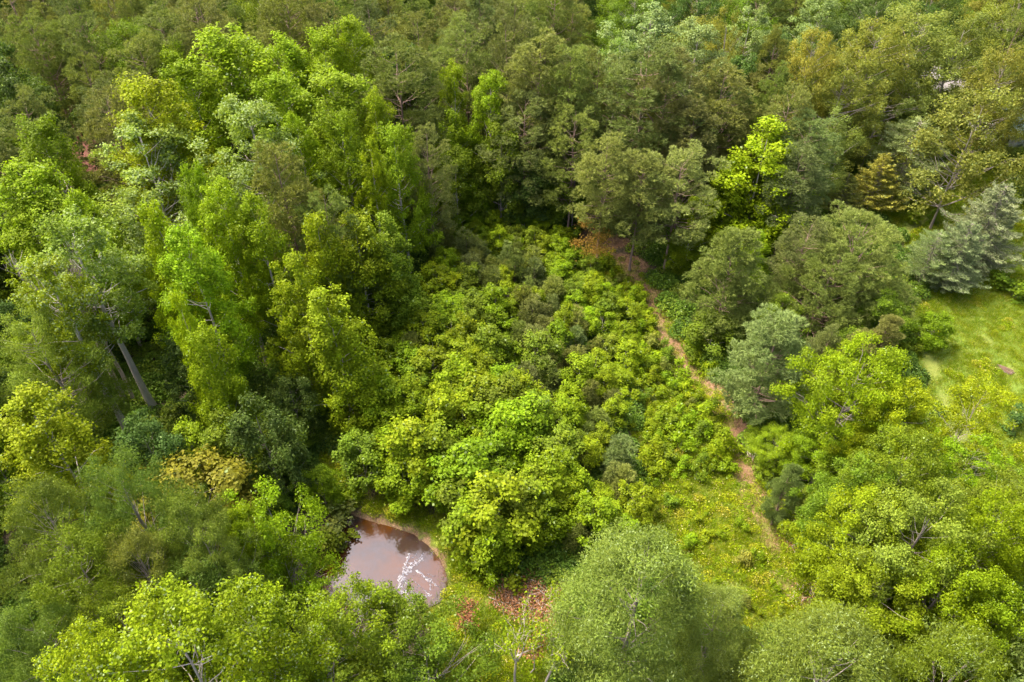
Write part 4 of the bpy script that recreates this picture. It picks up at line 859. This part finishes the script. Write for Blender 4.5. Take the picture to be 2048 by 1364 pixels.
# ------------------------------------------------------------------ labels for the trees that have none yet
LM = [('the brown pond', 760, 1120), ('the rust brown brush pile', 1120, 1200), ('the upper end of the trail', 1200, 500), ('the upper trail bend', 1290, 580), ('the straw coloured trail', 1340, 680),
      ('the middle of the trail', 1440, 800), ('the grey branch heap', 1490, 900), ('the foot of the trail', 1590, 1150), ('the open meadow strip', 1450, 1060), ('the lone round lawn tree', 1873, 665), ('the blue grey spruces', 1950, 480),
      ('the vivid lime sweetgum', 1530, 330), ('the bare pale snag', 80, 520), ('the two long bare trunks', 260, 780), ('the orange tinged crown', 370, 970), ('the huge willow', 1320, 1200),
      ('the red roof', 150, 315), ('the tallest lime treetop', 440, 120), ('the lone olive pine', 545, 360), ('the rusty branched pine', 1220, 340), ('the largest golden oak', 1860, 80), ('the silvery white treetop', 1310, 60),
      ('the bright pair in the pine gap', 940, 200), ('the low pine clump', 1120, 700), ('the high pine clump', 1000, 540), ('the whitish green crown', 490, 280), ('the yellow lawn edge crown', 1740, 780),
      ('the full grey green pine', 1568, 720), ('the pointed olive pine', 1478, 540), ('the broad spreading pine', 1740, 540), ('the silvery topped maple', 1880, 1070), ('the cream tipped crown', 330, 1290), ('the lime crown by the pond', 545, 1070),
      ('the big rounded pine', 790, 160), ('the big olive pine', 1080, 160), ('the golden juniper', 1775, 350), ('the feathery edge crown', 90, 720), ('the spire by the thicket', 650, 640), ('the far thicket corner', 930, 400),
      ('the silvery spot in the thicket', 985, 900), ('the lime dome at left', 280, 200), ('the pine patch by the wood', 810, 690), ('the top left corner', 0, 0), ('the top right corner', 2048, 0), ('the willow clump of young pines', 1210, 870)]
LM = [l for l in LM if l[0] not in ('the silvery spot in the thicket', 'the willow clump of young pines')]
ORD = ['', 'first', 'second', 'third', 'fourth', 'fifth', 'sixth', 'seventh', 'eighth', 'ninth', 'tenth']; NUM = ['', 'one', 'two', 'three', 'four', 'five', 'six', 'seven', 'eight', 'nine', 'ten', 'eleven', 'twelve', 'thirteen', 'fourteen', 'fifteen']
WORD = dict(tulip='sweetgum', edge='sweetgum', pale='poplar', pole='poplar', oak='oak', under='broadleaf', sap='sapling', pine='pine', fullpine='full pine', ypine='young pine', shrub='shrub', ash='ash', maple='maple', open='loose tree', broadpine='pine')
GRP = dict(tulip='sweetgums of the wood', edge='sweetgums of the wood', pale='poplars of the wood', pole='poplars of the wood', oak='oaks of the wood', under='small broadleaf trees at the wood edges', sap='leafy saplings in the thicket', pine='tall pines of the wood', fullpine='full crowned pines',
           ypine='young pines in the thicket', shrub='shrubs in the clearing', ash='feathery crowned trees at lower left', maple='maples at lower right', open='loose crowned trees by the pond', broadpine='spreading pines beside the lawn',
           willow='willows at the bottom')
clus = {}
for tt in TREES:
    if tt['sp'] in GRP and not tt['group'] and not tt['e'].name.startswith('round_bush'): tt['e']['group'] = GRP[tt['sp']]
    if tt['label']: continue
    nm, lx, ly = min(LM, key=lambda l: math.hypot(l[1] - tt['px'], l[2] - tt['py'])); dx, dy = tt['px'] - lx, tt['py'] - ly
    rel = ('right of' if dx > 0 else 'left of') if abs(dx) > abs(dy) else ('behind' if dy < 0 else 'in front of')
    size = 'tall' if tt['h'] > 21 else ''
    clus.setdefault((WORD[tt['sp']], tt['tone'], rel, nm), []).append(tt)
for (wd, tone, rel, nm), L in clus.items():
    L.sort(key=lambda q: q['px']); n = len(L)
    for i, tt in enumerate(L):
        nm = nm.replace('the young', 'the')
        if n == 1: s = '%s %s %s %s' % (tone, wd, rel, nm)
        elif n == 2: s = '%s %s %s %s, %s of two' % (tone, wd, rel, nm, ('left', 'right')[i])
        else:
            side, k = ('left', i + 1) if i < n / 2 else ('right', n - i)
            s = '%s %s %s %s, %s from %s' % (tone, wd, rel, nm, ORD[min(k, 10)], side)
        if len(s.split()) > 16: print('LONG', s)
        tt['e']['label'] = s
print('things', len(TREES), 'clusters', len(clus), 'max', max(len(v) for v in clus.values()))
tri = sum(sum(len(p.vertices) - 2 for p in []) for m in bpy.data.meshes)
tri = sum(len(m.loops) - 2 * len(m.polygons) for m in bpy.data.meshes); print("unique triangles", tri)
